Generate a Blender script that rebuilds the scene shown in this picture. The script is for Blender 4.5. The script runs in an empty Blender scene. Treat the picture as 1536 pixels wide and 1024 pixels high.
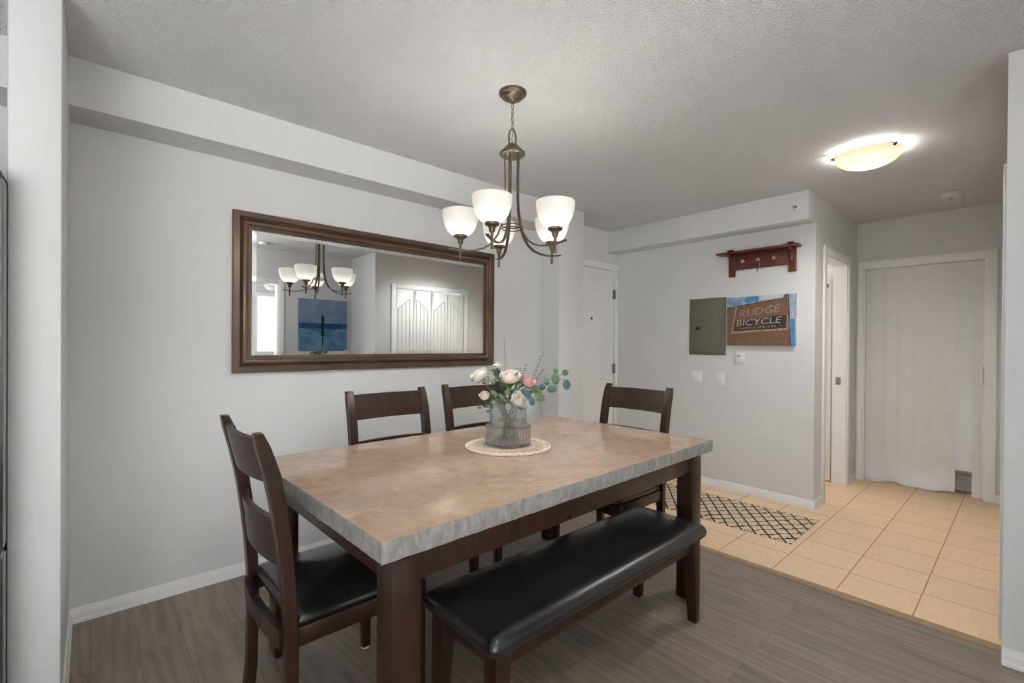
import bpy, bmesh, math, random
from mathutils import Vector, Matrix, noise
from math import sin, cos, pi, radians, sqrt, atan2

S = bpy.context.scene
COL = S.collection
random.seed(4)

# ------------------------------------------------------------------ camera
F_PX, YAW, PITCH, ROLL, CY = 699.634, radians(47.938), radians(-.24537), radians(.39275), 6.827
CAM = Vector((0, 0, 1.29))
fw = Vector((cos(YAW)*cos(PITCH), sin(YAW)*cos(PITCH), sin(PITCH)))
r0 = Vector((sin(YAW), -cos(YAW), 0)); u0 = r0.cross(fw)
rt = cos(ROLL)*r0 + sin(ROLL)*u0
up = -sin(ROLL)*r0 + cos(ROLL)*u0
cd = bpy.data.cameras.new('camera')
cd.sensor_width = 36.0; cd.sensor_fit = 'HORIZONTAL'
cd.lens = F_PX/1536*36
cd.shift_y = CY/1536
cd.clip_start = .05; cd.clip_end = 60
cam = bpy.data.objects.new('camera', cd); COL.objects.link(cam)
M = Matrix((rt, up, -fw)).transposed().to_4x4(); M.translation = CAM
cam.matrix_world = M
S.camera = cam

# ------------------------------------------------------------------ world, exposure
W = bpy.data.worlds.new('overcast_sky'); S.world = W; W.use_nodes = True
W.node_tree.nodes['Background'].inputs[0].default_value = (.88, .94, 1.0, 1)
W.node_tree.nodes['Background'].inputs[1].default_value = 2.2
S.view_settings.view_transform = 'Standard'; S.view_settings.look = 'None'
S.view_settings.gamma = 1; S.view_settings.use_curve_mapping = False
S.view_settings.exposure = 0.28
S.cycles.max_bounces = 10; S.cycles.diffuse_bounces = 6; S.cycles.glossy_bounces = 5
S.cycles.transmission_bounces = 8
S.cycles.sample_clamp_indirect = 6

CHAND_W, FOYER_W, BATH_W, BED_W, FILL_W = 2.1, 20.0, 30.0, 14.0, 19.0
CHAND_DOWN, FOYER_DOWN = 4.5, 50.0

sl = bpy.data.lights.new('sun', 'SUN'); sl.energy = 82.0; sl.angle = radians(1.0); sl.color = (.96, .98, 1)
so = bpy.data.objects.new('sun', sl); COL.objects.link(so)
so.rotation_euler = Vector((.92, .22, -.58)).to_track_quat('-Z', 'Y').to_euler()      # through the open living-room side onto the pale carpet behind the camera

# ------------------------------------------------------------------ helpers
def lin(r, g, b, a=1):
    f = lambda c: c/12.92 if c <= .04045 else ((c+.055)/1.055)**2.4
    return (f(r/255), f(g/255), f(b/255), a)

class N:
    def __init__(s, name):
        s.m = bpy.data.materials.new(name); s.m.use_nodes = True
        s.t = s.m.node_tree; s.p = s.t.nodes['Principled BSDF']
    def n(s, typ, **kw):
        nd = s.t.nodes.new(typ)
        for k, v in kw.items(): setattr(nd, k, v)
        return nd
    def l(s, a, b): s.t.links.new(a, b)
    def val(s, sock, v):
        if hasattr(v, 'is_output') or hasattr(v, 'links'): s.l(v, sock)
        else: sock.default_value = v
    def math(s, op, a, b=0.0, c=None):
        nd = s.n('ShaderNodeMath', operation=op); s.val(nd.inputs[0], a); s.val(nd.inputs[1], b)
        if c is not None: s.val(nd.inputs[2], c)
        return nd.outputs[0]
    def coord(s, kind='Object'): return s.n('ShaderNodeTexCoord').outputs[kind]
    def pos(s): return s.n('ShaderNodeNewGeometry').outputs['Position']
    def mapping(s, vec, scale=(1,1,1), loc=(0,0,0), rot=(0,0,0)):
        nd = s.n('ShaderNodeMapping'); s.l(vec, nd.inputs[0])
        nd.inputs['Scale'].default_value = scale; nd.inputs['Location'].default_value = loc; nd.inputs['Rotation'].default_value = rot
        return nd.outputs[0]
    def noise(s, vec, scale, detail=3, rough=.5, dist=0):
        nd = s.n('ShaderNodeTexNoise'); s.l(vec, nd.inputs['Vector'])
        nd.inputs['Scale'].default_value = scale; nd.inputs['Detail'].default_value = detail
        nd.inputs['Roughness'].default_value = rough; nd.inputs['Distortion'].default_value = dist
        return nd.outputs['Fac']
    def ramp(s, fac, stops):
        nd = s.n('ShaderNodeValToRGB'); s.val(nd.inputs[0], fac)
        e = nd.color_ramp.elements
        while len(e) < len(stops): e.new(.5)
        for i, (p, c) in enumerate(stops): e[i].position = p; e[i].color = c
        return nd.outputs[0]
    def mix(s, fac, a, b, blend='MIX'):
        nd = s.n('ShaderNodeMix', data_type='RGBA', blend_type=blend)
        s.val(nd.inputs[0], fac); s.val(nd.inputs[6], a); s.val(nd.inputs[7], b)
        return nd.outputs[2]
    def bump(s, h, strength=.3, dist=.01, normal=None):
        nd = s.n('ShaderNodeBump'); s.l(h, nd.inputs['Height'])
        nd.inputs['Strength'].default_value = strength; nd.inputs['Distance'].default_value = dist
        s.l(nd.outputs[0], s.p.inputs['Normal'])
    def set(s, **kw):
        for k, v in kw.items(): s.val(s.p.inputs[k.replace('_', ' ')], v)

def plain(name, col, rough=.5, metal=0, var=.06, scale=14, bump=0, bscale=120, bdist=.002, spec=.5, **kw):
    a = N(name); c = a.coord()
    f = a.noise(c, scale, 3)
    d = tuple(x*(1-var) for x in col[:3])+(1,); b = tuple(min(1, x*(1+var)) for x in col[:3])+(1,)
    a.set(Base_Color=a.ramp(f, [(.3, d), (.7, b)]), Roughness=rough, Metallic=metal, Specular_IOR_Level=spec, **kw)
    if bump: a.bump(a.noise(c, bscale, 2), bump, bdist)
    return a.m

def tag(o, label, cat, group=None):
    o['label'] = label; o['category'] = cat
    if group: o['group'] = group
    return o

def thing(name, label, cat, loc=(0,0,0), rz=0, group=None):
    o = bpy.data.objects.new(name, None); COL.objects.link(o)
    o.empty_display_size = .1
    o.location = loc; o.rotation_euler = (0, 0, rz)
    return tag(o, label, cat, group)

class MB:
    """collects shapes into one mesh"""
    def __init__(s): s.b = bmesh.new(); s.mi = 0; s.M = Matrix.Identity(4)
    def _new(s, vs, mi=None):
        pass
    def face(s, pts, smooth=False):
        vs = [s.b.verts.new(s.M @ Vector(p)) for p in pts]
        f = s.b.faces.new(vs); f.material_index = s.mi; f.smooth = smooth; return f
    def box(s, a, b, bev=0, seg=2, M=None, taper=None):
        t = bmesh.new()
        x0, y0, z0 = a; x1, y1, z1 = b
        P = [(x0,y0,z0),(x1,y0,z0),(x1,y1,z0),(x0,y1,z0),(x0,y0,z1),(x1,y0,z1),(x1,y1,z1),(x0,y1,z1)]
        if taper: P = taper
        v = [t.verts.new(p) for p in P]
        for q in ((3,2,1,0),(4,5,6,7),(0,1,5,4),(1,2,6,5),(2,3,7,6),(3,0,4,7)): t.faces.new([v[i] for i in q])
        if bev: bmesh.ops.bevel(t, geom=t.edges[:], offset=bev, segments=seg, profile=.5, affect='EDGES')
        s.add(t, M, smooth=False)
    def add(s, t, M=None, smooth=None):
        MM = s.M @ (M or Matrix.Identity(4))
        mp = {v: s.b.verts.new(MM @ v.co) for v in t.verts}
        for f in t.faces:
            try: g = s.b.faces.new([mp[v] for v in f.verts])
            except ValueError: continue
            g.material_index = s.mi if smooth is not None or True else f.material_index
            g.smooth = f.smooth if smooth is None else smooth
        t.free()
    def tube(s, pts, rad, seg=10, cap=True, flat=None):
        """round (or flattened: flat=(w,h)) bar along pts; rad number or list"""
        pts = [Vector(p) for p in pts]; n = len(pts)
        rads = rad if isinstance(rad, (list, tuple)) else [rad]*n
        rings = []; ref = None
        for i, p in enumerate(pts):
            d = (pts[min(i+1, n-1)]-pts[max(i-1, 0)]).normalized()
            if ref is None:
                ref = Vector((0,0,1)) if abs(d.z) < .9 else Vector((1,0,0))
            side = d.cross(ref).normalized(); ref = side.cross(d).normalized()
            ring = []
            for k in range(seg):
                a = 2*pi*k/seg
                ring.append(s.b.verts.new(s.M @ (p + side*cos(a)*rads[i] + ref*sin(a)*rads[i])))
            rings.append(ring)
        for i in range(n-1):
            for k in range(seg):
                f = s.b.faces.new((rings[i][k], rings[i][(k+1)%seg], rings[i+1][(k+1)%seg], rings[i+1][k])); f.smooth = True; f.material_index = s.mi
        if cap:
            for r in (rings[0][::-1], rings[-1]):
                f = s.b.faces.new(r); f.material_index = s.mi
    def strap(s, pts, nrm, w, t):
        """flat bar along pts; nrm = the width direction"""
        pts = [Vector(p) for p in pts]; nrm = Vector(nrm).normalized(); n = len(pts); rings = []
        for i, p in enumerate(pts):
            d = (pts[min(i+1, n-1)]-pts[max(i-1, 0)]).normalized(); o = d.cross(nrm).normalized()
            rings.append([s.b.verts.new(s.M @ (p+nrm*a*w/2+o*b*t/2)) for a, b in ((-1,-1),(1,-1),(1,1),(-1,1))])
        for i in range(n-1):
            for k in range(4):
                f = s.b.faces.new((rings[i][k], rings[i][(k+1)%4], rings[i+1][(k+1)%4], rings[i+1][k])); f.material_index = s.mi
        s.b.faces.new(rings[0][::-1]); s.b.faces.new(rings[-1])
    def lathe(s, prof, seg=32, M=None, rib=None, close=False):
        MM = s.M @ (M or Matrix.Identity(4)); rings = []
        for (r, z) in prof:
            if r < 1e-5: rings.append([s.b.verts.new(MM @ Vector((0,0,z)))])
            else:
                ring = []
                for k in range(seg):
                    a = 2*pi*k/seg; rr = r + (rib[1]*cos(rib[0]*a) if rib and r > .03 else 0)
                    ring.append(s.b.verts.new(MM @ Vector((rr*cos(a), rr*sin(a), z))))
                rings.append(ring)
        for A, B in zip(rings, rings[1:]):
            for k in range(seg):
                k2 = (k+1) % seg
                if len(A) == 1 and len(B) == 1: continue
                q = (A[0], B[k2], B[k]) if len(A) == 1 else (A[k], A[k2], B[0]) if len(B) == 1 else (A[k], A[k2], B[k2], B[k])
                try: f = s.b.faces.new(q)
                except ValueError: continue
                f.smooth = True; f.material_index = s.mi
        if not close:
            for A, rev in ((rings[0], True), (rings[-1], False)):
                if len(A) > 1:
                    f = s.b.faces.new(A[::-1] if rev else A); f.material_index = s.mi
    def sweep(s, path, prof, closed=False, z=True):
        """profile (u outwards, v up) along a horizontal mitred path; u points to the left of travel"""
        n = len(path); P = [Vector((p[0], p[1])) for p in path]; rings = []
        for i in range(n):
            a = P[i]-P[i-1] if (i > 0 or closed) else P[1]-P[0]
            b = P[(i+1) % n]-P[i] if (i < n-1 or closed) else a
            if i == 0 and not closed: a = b
            a.normalize(); b.normalize()
            na, nb = Vector((-a.y, a.x)), Vector((-b.y, b.x))
            m = (na+nb); m = m/ (m.dot(na)) if m.length > 1e-6 else na
            rings.append([s.b.verts.new(s.M @ Vector((P[i].x+m.x*u, P[i].y+m.y*u, v))) for u, v in prof])
        k = len(prof)
        for i in range(n if closed else n-1):
            A, B = rings[i], rings[(i+1) % n]
            for j in range(k-1):
                f = s.b.faces.new((A[j], B[j], B[j+1], A[j+1])); f.material_index = s.mi
        if not closed:
            s.b.faces.new(rings[0]); s.b.faces.new(rings[-1][::-1])
    def grid(s, fn, nu, nv, smooth=True, wrap=False):
        V = [[s.b.verts.new(s.M @ Vector(fn(i/nu, j/nv))) for j in range(nv+1)] for i in range(nu+1)]
        for i in range(nu):
            for j in range(nv):
                f = s.b.faces.new((V[i][j], V[i+1][j], V[i+1][j+1], V[i][j+1])); f.smooth = smooth; f.material_index = s.mi
    def sphere(s, c, r, seg=14, sc=(1,1,1)):
        prof = [(r*sin(pi*i/8)*1.0, -r*cos(pi*i/8)) for i in range(9)]
        prof[0] = (0, -r); prof[-1] = (0, r)
        s.lathe(prof, seg, Matrix.Translation(c) @ Matrix.Diagonal((*sc, 1)))
    def build(s, name, mat, parent=None, loc=None, rz=0, normals=True):
        if normals: bmesh.ops.recalc_face_normals(s.b, faces=s.b.faces[:])
        me = bpy.data.meshes.new(name); s.b.to_mesh(me); s.b.free()
        for m in (mat if isinstance(mat, (list, tuple)) else [mat]): me.materials.append(m)
        if normals: me.set_sharp_from_angle(angle=radians(38))
        o = bpy.data.objects.new(name, me); COL.objects.link(o)
        if parent is not None: o.parent = parent
        if loc is not None: o.location = loc
        if rz: o.rotation_euler = (0, 0, rz)
        return o

def struct(o, label=None):
    o['kind'] = 'structure'
    if label: o['label'] = label
    return o

def lamp_down(name, parent, loc, watts, col, size, blend=.35, cone=176):
    L = bpy.data.lights.new(name, 'SPOT'); L.energy = watts; L.color = col; L.shadow_soft_size = size
    L.spot_size = radians(cone); L.spot_blend = blend
    o = bpy.data.objects.new(name, L); COL.objects.link(o); o.parent = parent; o.location = loc     # a lamp points down by default

# ------------------------------------------------------------------ materials
def wall_mat(name, col):
    a = N(name); c = a.pos()
    a.set(Base_Color=a.ramp(a.noise(c, 1.3, 4), [(.3, tuple(x*.975 for x in col[:3])+(1,)), (.7, col)]), Roughness=.6, Specular_IOR_Level=.25)
    a.bump(a.noise(c, 260, 3), .12, .002)
    return a.m
m_wall = wall_mat('grey_wall_paint', lin(215, 215, 215))
m_ceil = N('popcorn_ceiling')
_c = m_ceil.pos()
_h = m_ceil.math('ADD', m_ceil.noise(_c, 105, 1, .4), m_ceil.math('MULTIPLY', m_ceil.noise(_c, 210, 2, .5), .7))
m_ceil.set(Base_Color=m_ceil.ramp(m_ceil.noise(_c, 3, 3), [(.3, lin(247, 247, 248)), (.7, lin(251, 251, 252))]), Roughness=.85, Specular_IOR_Level=.1)
m_ceil.bump(_h, 1.0, .016)
m_ceil = m_ceil.m
m_trim = plain('white_trim_paint', lin(240, 241, 241), .38, var=.015, spec=.4)
m_door = plain('white_door_paint', lin(232, 232, 231), .42, var=.02, spec=.4)
m_pvc = plain('white_vinyl_door', lin(226, 227, 227), .4, var=.02, spec=.4)

def wood_floor():
    a = N('grey_brown_vinyl_planks'); p = a.pos()
    sx = a.n('ShaderNodeSeparateXYZ'); a.l(p, sx.inputs[0])
    X, Y = sx.outputs[0], sx.outputs[1]
    br = a.n('ShaderNodeTexBrick'); br.offset = .37; br.offset_frequency = 2
    cb = a.n('ShaderNodeCombineXYZ'); a.l(Y, cb.inputs[0]); a.l(X, cb.inputs[1]); a.l(cb.outputs[0], br.inputs['Vector'])
    br.inputs['Color1'].default_value = (0, 0, 0, 1); br.inputs['Color2'].default_value = (1, 1, 1, 1); br.inputs['Mortar'].default_value = (.5, .5, .5, 1)
    br.inputs['Scale'].default_value = 1; br.inputs['Mortar Size'].default_value = .0012
    br.inputs['Brick Width'].default_value = 1.22; br.inputs['Row Height'].default_value = .152
    shift = a.math('MULTIPLY', br.outputs['Color'], 37.0)
    cv = a.n('ShaderNodeCombineXYZ'); a.l(a.math('MULTIPLY', X, 1.0), cv.inputs[0]); a.l(a.math('MULTIPLY', Y, .15), cv.inputs[1]); a.l(shift, cv.inputs[2])
    g1 = a.noise(cv.outputs[0], 7, 6, .6, 2.2)
    wv = a.n('ShaderNodeTexWave'); a.l(cv.outputs[0], wv.inputs['Vector']); wv.bands_direction = 'X'
    wv.inputs['Scale'].default_value = 7; wv.inputs['Distortion'].default_value = 14; wv.inputs['Detail'].default_value = 3; wv.inputs['Detail Scale'].default_value = .7
    cf = a.n('ShaderNodeCombineXYZ'); a.l(a.math('MULTIPLY', X, 1.0), cf.inputs[0]); a.l(a.math('MULTIPLY', Y, .07), cf.inputs[1]); a.l(shift, cf.inputs[2])
    g2 = a.noise(cf.outputs[0], 260, 4, .6)
    col = a.ramp(g1, [(.28, lin(98, 89, 82)), (.5, lin(130, 117, 105)), (.72, lin(150, 135, 120))])
    col = a.mix(.22, col, a.ramp(wv.outputs['Fac'], [(.1, lin(88, 80, 74)), (.75, lin(146, 132, 119))]))
    col = a.mix(.15, col, a.ramp(g2, [(.35, lin(100, 91, 84)), (.62, lin(182, 169, 156))]))
    tone = a.ramp(br.outputs['Color'], [(0, (.84, .85, .87, 1)), (1, (1.0, .985, .965, 1))])
    col = a.mix(1.0, col, tone, 'MULTIPLY')
    col = a.mix(a.math('MULTIPLY', br.outputs['Fac'], .6), col, lin(76, 69, 64))
    a.set(Base_Color=col, Roughness=a.ramp(g2, [(.3, (.36,)*3+(1,)), (.7, (.47,)*3+(1,))]), Specular_IOR_Level=.45)
    a.bump(a.math('SUBTRACT', g2, a.math('MULTIPLY', br.outputs['Fac'], 2.0)), .12, .002)
    return a.m
m_plank = wood_floor()

def tile_floor():
    a = N('beige_ceramic_tiles'); p = a.pos()
    sx = a.n('ShaderNodeSeparateXYZ'); a.l(p, sx.inputs[0])
    cb = a.n('ShaderNodeCombineXYZ'); a.l(a.math('ADD', sx.outputs[0], .185), cb.inputs[0]); a.l(a.math('ADD', sx.outputs[1], .2595), cb.inputs[1])
    br = a.n('ShaderNodeTexBrick'); br.offset = .07; a.l(cb.outputs[0], br.inputs['Vector'])
    br.inputs['Color1'].default_value = (0, 0, 0, 1); br.inputs['Color2'].default_value = (1, 1, 1, 1)
    br.inputs['Scale'].default_value = 1; br.inputs['Mortar Size'].default_value = .0032; br.inputs['Mortar Smooth'].default_value = .3
    br.inputs['Brick Width'].default_value = .311; br.inputs['Row Height'].default_value = .3115
    f = a.noise(a.mapping(p, (1, 3.2, 1)), 16, 5, .6, .4)
    col = a.ramp(f, [(.3, lin(224, 194, 160)), (.55, lin(230, 200, 166)), (.75, lin(235, 207, 173))])
    col = a.mix(1, col, a.ramp(br.outputs['Color'], [(0, (.96, .96, .955, 1)), (1, (1, 1, 1, 1))]), 'MULTIPLY')
    col = a.mix(br.outputs['Fac'], col, lin(160, 118, 82))
    a.set(Base_Color=col, Roughness=.42, Specular_IOR_Level=.4)
    a.bump(a.math('SUBTRACT', 1.0, br.outputs['Fac']), .3, .002)
    return a.m
m_tile = tile_floor()
m_strip = plain('oak_transition_strip', lin(150, 122, 96), .4, var=.12, scale=30)

def espresso():
    a = N('espresso_stained_wood'); c = a.coord()
    g = a.noise(a.mapping(c, (16, 16, 2.2)), 3.0, 5, .6, .2)
    big = a.noise(c, 5, 3)
    col = a.ramp(g, [(.3, lin(30, 18, 13)), (.55, lin(47, 27, 19)), (.8, lin(64, 38, 26))])
    col = a.mix(a.math('MULTIPLY', big, .35), col, lin(34, 21, 16))
    a.set(Base_Color=col, Roughness=a.ramp(big, [(.3, (.26,)*3+(1,)), (.7, (.36,)*3+(1,))]), Specular_IOR_Level=.36, Coat_Weight=.0)
    a.bump(g, .02, .001)
    return a.m
m_esp = espresso()

def leather():
    a = N('black_brown_leatherette'); c = a.coord()
    f = a.noise(c, 6, 4)
    col = a.ramp(f, [(.3, lin(24, 23, 27)), (.7, lin(36, 33, 36))])
    v = a.n('ShaderNodeTexVoronoi'); a.l(c, v.inputs['Vector']); v.inputs['Scale'].default_value = 420
    a.set(Base_Color=col, Roughness=a.ramp(f, [(.3, (.21,)*3+(1,)), (.75, (.28,)*3+(1,))]), Specular_IOR_Level=.65)
    h = a.math('ADD', a.math('MULTIPLY', v.outputs['Distance'], .35), a.math('MULTIPLY', a.noise(c, 22, 3, .5), .6))
    a.bump(h, .06, .003)
    return a.m
m_leather = leather()

def stone(polished):
    a = N('polished_tan_marble' if polished else 'chiselled_daylit_grey_marble'); c = a.coord()
    w = a.noise(c, 4.2, 6, .6, .9)
    v = a.noise(a.mapping(c, (1, 1.6, 1) if polished else (1, 1, .45)), 11 if polished else 34, 5, .6, .9)
    if polished:
        col = a.ramp(w, [(.25, lin(128, 108, 95)), (.42, lin(158, 133, 114)), (.55, lin(178, 152, 130)), (.68, lin(146, 124, 107)), (.85, lin(190, 168, 146))])
        col = a.mix(.45, col, a.ramp(v, [(.3, lin(140, 116, 98)), (.5, lin(176, 150, 128)), (.62, lin(154, 135, 120)), (.75, lin(192, 175, 156))]))
        vein = a.ramp(a.math('ABSOLUTE', a.math('SUBTRACT', a.noise(c, 5, 7, .62, 2.5), .5)), [(0, (1, 1, 1, 1)), (.018, (0, 0, 0, 1))])
        col = a.mix(a.math('MULTIPLY', vein, .12), col, lin(122, 107, 96))
        a.set(Base_Color=col, Specular_Tint=(1, 1, 1, 1), Roughness=a.ramp(v, [(.3, (.06,)*3+(1,)), (.7, (.12,)*3+(1,))]), Specular_IOR_Level=.5)
        a.bump(a.noise(c, 40, 3), .015, .002)
    else:
        col = a.ramp(v, [(.3, lin(108, 107, 106)), (.5, lin(132, 131, 130)), (.72, lin(156, 155, 154))])  # rough-cut finish; its grey carries daylight falling on the same tan stone
        col = a.mix(a.math('MULTIPLY', w, .4), col, lin(136, 124, 117))
        a.set(Base_Color=col, Roughness=.6)
        a.bump(a.noise(c, 70, 5, .7), .4, .006)
    return a.m
m_stone, m_chisel = stone(True), stone(False)

m_bronze = plain('brushed_bronze', lin(92, 81, 68), .36, .65, .12, 30)
m_chain = plain('grey_steel_chain', lin(120, 118, 112), .35, .8, .05)
m_felt = plain('white_felt_pad', lin(215, 215, 215), .9)
def glow(name, col, strength, base, spread=.5, trans=.5):
    a = N(name); c = a.coord()
    f = a.noise(a.mapping(c, (1, 1, 2)), 9, 4, .5, 1.2)
    a.set(Base_Color=base, Roughness=.35, Emission_Color=a.ramp(f, [(.3, tuple(x*(1-spread*.25) for x in col[:3])+(1,)), (.7, col)]), Emission_Strength=strength)
    tr = a.n('ShaderNodeBsdfTranslucent'); tr.inputs[0].default_value = base
    mx = a.n('ShaderNodeMixShader'); mx.inputs[0].default_value = trans
    a.l(a.p.outputs[0], mx.inputs[1]); a.l(tr.outputs[0], mx.inputs[2])
    a.l(mx.outputs[0], a.t.nodes['Material Output'].inputs[0])
    return a.m
def shade_glass():
    a = N('frosted_shade_glass'); c = a.coord(); sx = a.n('ShaderNodeSeparateXYZ'); a.l(c, sx.inputs[0])
    f = a.math('MULTIPLY', a.math('SUBTRACT', 1.872, sx.outputs[2]), 1/.066)      # the bulb sits low in the bowl: the glass glows most there
    a.set(Base_Color=a.ramp(a.noise(c, 30, 3), [(.3, (.60, .59, .575, 1)), (.7, (.64, .63, .61, 1))]), Roughness=.3,
          Emission_Color=a.ramp(f, [(0, (1, .97, .93, 1)), (.8, (1, .92, .79, 1))]), Emission_Strength=a.ramp(f, [(0, (.24,)*3+(1,)), (.45, (.5,)*3+(1,)), (.85, (1,)*3+(1,))]))
    es = a.p.inputs['Emission Strength'].links[0].from_socket
    a.set(Emission_Strength=a.math('MULTIPLY', es, 1.2))
    tr = a.n('ShaderNodeBsdfTranslucent'); tr.inputs[0].default_value = (.62, .61, .59, 1)
    mx = a.n('ShaderNodeMixShader'); mx.inputs[0].default_value = .5
    a.l(a.p.outputs[0], mx.inputs[1]); a.l(tr.outputs[0], mx.inputs[2]); a.l(mx.outputs[0], a.t.nodes['Material Output'].inputs[0])
    return a.m
m_bowl = shade_glass()
m_shade = glow('frosted_lamp_glass', (1.0, .965, .91, 1), .30, (.62, .61, .59, 1), .2, .6)
m_bulb = glow('lit_bulb', (1.0, .9, .74, 1), 5.0, (.9, .9, .9, 1), 0)
m_alab = glow('lit_alabaster_glass', (1.0, .93, .79, 1), .66, (.52, .49, .42, 1), 1.4, .8)

def frame_mat():
    a = N('brown_bronze_frame'); c = a.coord()
    g = a.noise(c, 6, 3, .5)
    a.set(Base_Color=a.ramp(g, [(.3, lin(88, 71, 59)), (.7, lin(104, 85, 70))]), Roughness=.33, Metallic=.55, Specular_IOR_Level=.5)
    return a.m
m_frame = frame_mat()
m_mirror = N('mirror_glass'); m_mirror.set(Base_Color=(.86, .875, .88, 1), Metallic=1.0, Roughness=0)
m_mirror.bump(m_mirror.noise(m_mirror.coord(), .6, 1), .0001, .0001); m_mirror = m_mirror.m
m_cherry = plain('cherry_stained_wood', lin(92, 44, 31), .3, 0, .25, 22)
m_knob = plain('brushed_nickel', lin(190, 180, 172), .3, .85, .05)
m_blackmetal = plain('black_metal', lin(30, 29, 28), .4, .5, .1)
m_panel = plain('olive_grey_enamel', lin(103, 101, 88), .45, .1, .04)
m_black = plain('black_plastic', lin(20, 20, 20), .4)
m_plate = plain('white_plastic', lin(226, 226, 225), .35, 0, .01)
m_steel = plain('stainless_steel', lin(150, 150, 152), .3, .9, .05)
m_dark = plain('dark_grey_side', lin(46, 46, 48), .5)
m_ceramic = plain('white_porcelain', lin(236, 236, 235), .12, 0, .01)

def rug_mat():
    a = N('lattice_mat_weave'); c = a.coord()
    sx = a.n('ShaderNodeSeparateXYZ'); a.l(c, sx.inputs[0])
    wob = a.math('MULTIPLY', a.math('SUBTRACT', a.noise(c, 14, 3), .5), .045)
    X = a.math('ADD', sx.outputs[0], wob); Y = a.math('ADD', sx.outputs[1], wob)
    def line(u, width):
        fr = a.math('ABSOLUTE', a.math('SUBTRACT', a.math('FRACT', u), .5))
        return a.math('LESS_THAN', fr, width)
    A, B = a.math('MULTIPLY', X, 1/.128), a.math('MULTIPLY', Y, 1/.094)
    rag = a.math('MULTIPLY', a.math('SUBTRACT', a.noise(c, 120, 3), .5), .07)
    l1 = line(a.math('ADD', a.math('ADD', A, B), rag), .085)
    l2 = line(a.math('ADD', a.math('SUBTRACT', A, B), rag), .085)
    l3 = line(a.math('ADD', a.math('MULTIPLY', a.math('ADD', A, B), 3.0), a.math('MULTIPLY', rag, 4.0)), .07)
    th = a.math('MULTIPLY', l3, a.math('GREATER_THAN', a.noise(c, 26, 2), .47))
    k = a.math('MAXIMUM', a.math('MAXIMUM', l1, l2), a.math('MULTIPLY', th, .65))
    base = a.ramp(a.noise(c, 190, 2), [(.3, lin(206, 184, 158)), (.7, lin(222, 202, 177))])
    a.set(Base_Color=a.mix(k, base, lin(66, 54, 46)), Roughness=.9, Specular_IOR_Level=.15)
    a.bump(a.noise(c, 300, 2), .4, .003)
    return a.m
m_rug = rug_mat()
m_jute = plain('whitewashed_woven_rope', lin(224, 208, 190), .85, 0, .14, 60, .5, 300, .003)
m_jute2 = plain('natural_rattan', lin(202, 172, 142), .8, 0, .2, 60, .5, 260, .003)

m_glass = N('smoky_ribbed_glass')
m_glass.set(Base_Color=m_glass.ramp(m_glass.noise(m_glass.coord(), 8, 2), [(.3, (.95, .96, .965, 1)), (.7, (.98, .985, .985, 1))]), Roughness=.06, Transmission_Weight=1.0, IOR=1.42)
m_glass = m_glass.m
m_water = N('vase_water'); m_water.set(Base_Color=(.86, .88, .88, 1), Roughness=.02, Transmission_Weight=1.0, IOR=1.33); m_water = m_water.m
m_petal = plain('cream_white_petals', lin(232, 226, 218), .6, 0, .04, 60, Subsurface_Weight=.1)
m_petal2 = plain('blush_petals', lin(236, 222, 214), .6, 0, .05, 60)
m_pink = plain('pink_petals', lin(204, 164, 162), .6, 0, .12, 70)
m_coral = plain('coral_petals', lin(172, 124, 110), .6, 0, .12, 70)
m_leafd = plain('dark_green_leaves', lin(58, 82, 48), .5, 0, .25, 40)
m_leafm = plain('mid_green_leaves', lin(76, 98, 60), .5, 0, .2, 40)
m_euc = plain('teal_eucalyptus_leaves', lin(50, 80, 80), .55, 0, .2, 40)
m_eucg = plain('green_eucalyptus_leaves', lin(70, 94, 68), .55, 0, .25, 30)
m_silver = plain('grey_green_filler', lin(120, 132, 108), .65, 0, .2, 60)
m_stem = plain('green_stems', lin(82, 104, 62), .6, 0, .15, 60)
m_navy = plain('dark_slate_berries', lin(52, 62, 66), .5, 0, .2, 60)

# ------------------------------------------------------------------ room shell
XF, XFB, XC, XT, XP = 4.243, 4.062, 5.559, 2.865, 2.765      # foyer wall, foyer bulkhead, closet wall, tile start, right pier
YM, YB, YH, YD, YR = 2.917, 2.699, 1.133, 3.0, .065           # mirror wall, bulkhead face, hall wall, entry door wall, hall right wall
H = 2.485

def wallbox(name, a, b, mat=m_wall, bev=0):
    m = MB(); m.box(a, b, bev); return struct(m.build(name, mat))

WY_ = -3.7
# floors
m = MB(); m.box((-.55, -.9, -.05), (XT, 3.05, 0)); struct(m.build('floor', m_plank), 'grey brown wood plank floor of the dining area')
m_carpet = plain('pale_bounce_carpet', lin(224, 222, 218), .95, 0, .05, 60, .3, 300, .003)  # unseen floor, made pale so the sun patch bounces up to the ceiling
m = MB(); m.box((-5.2, -6.5, -.05), (-.55, 3.05, 0)); m.box((-.55, -6.5, -.05), (.72, -.9, 0)); m.box((.72, -3.82, -.05), (3.5, -.9, 0)); struct(m.build('floor_living', m_carpet), 'unseen living room carpet kept pale to bounce sunlight upward')
m = MB(); m.box((XT, -.2, -.05), (6.6, 3.6, 0)); struct(m.build('floor_foyer', m_tile), 'beige ceramic tile floor of the foyer and hall')
m = MB(); m.sweep([(XT-.004, YH+2.0), (XT-.004, YR-.2)], [(.062, 0), (.062, .003), (.05, .007), (.012, .007), (0, .004), (0, 0)])
struct(m.build('trim_1', m_strip), 'low wooden strip where planks meet tiles')
wallbox('wall_daylight_block', (-5.2, -6.62, 0), (.6, -6.5, H)); wallbox('wall_daylight_block_return', (.6, -6.62, 0), (.72, WY_-.12, H)); wallbox('wall_daylight_block_side', (-5.3, -2.6, 0), (-5.2, 3.0, H))  # unseen walls added to narrow where daylight comes in
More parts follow.
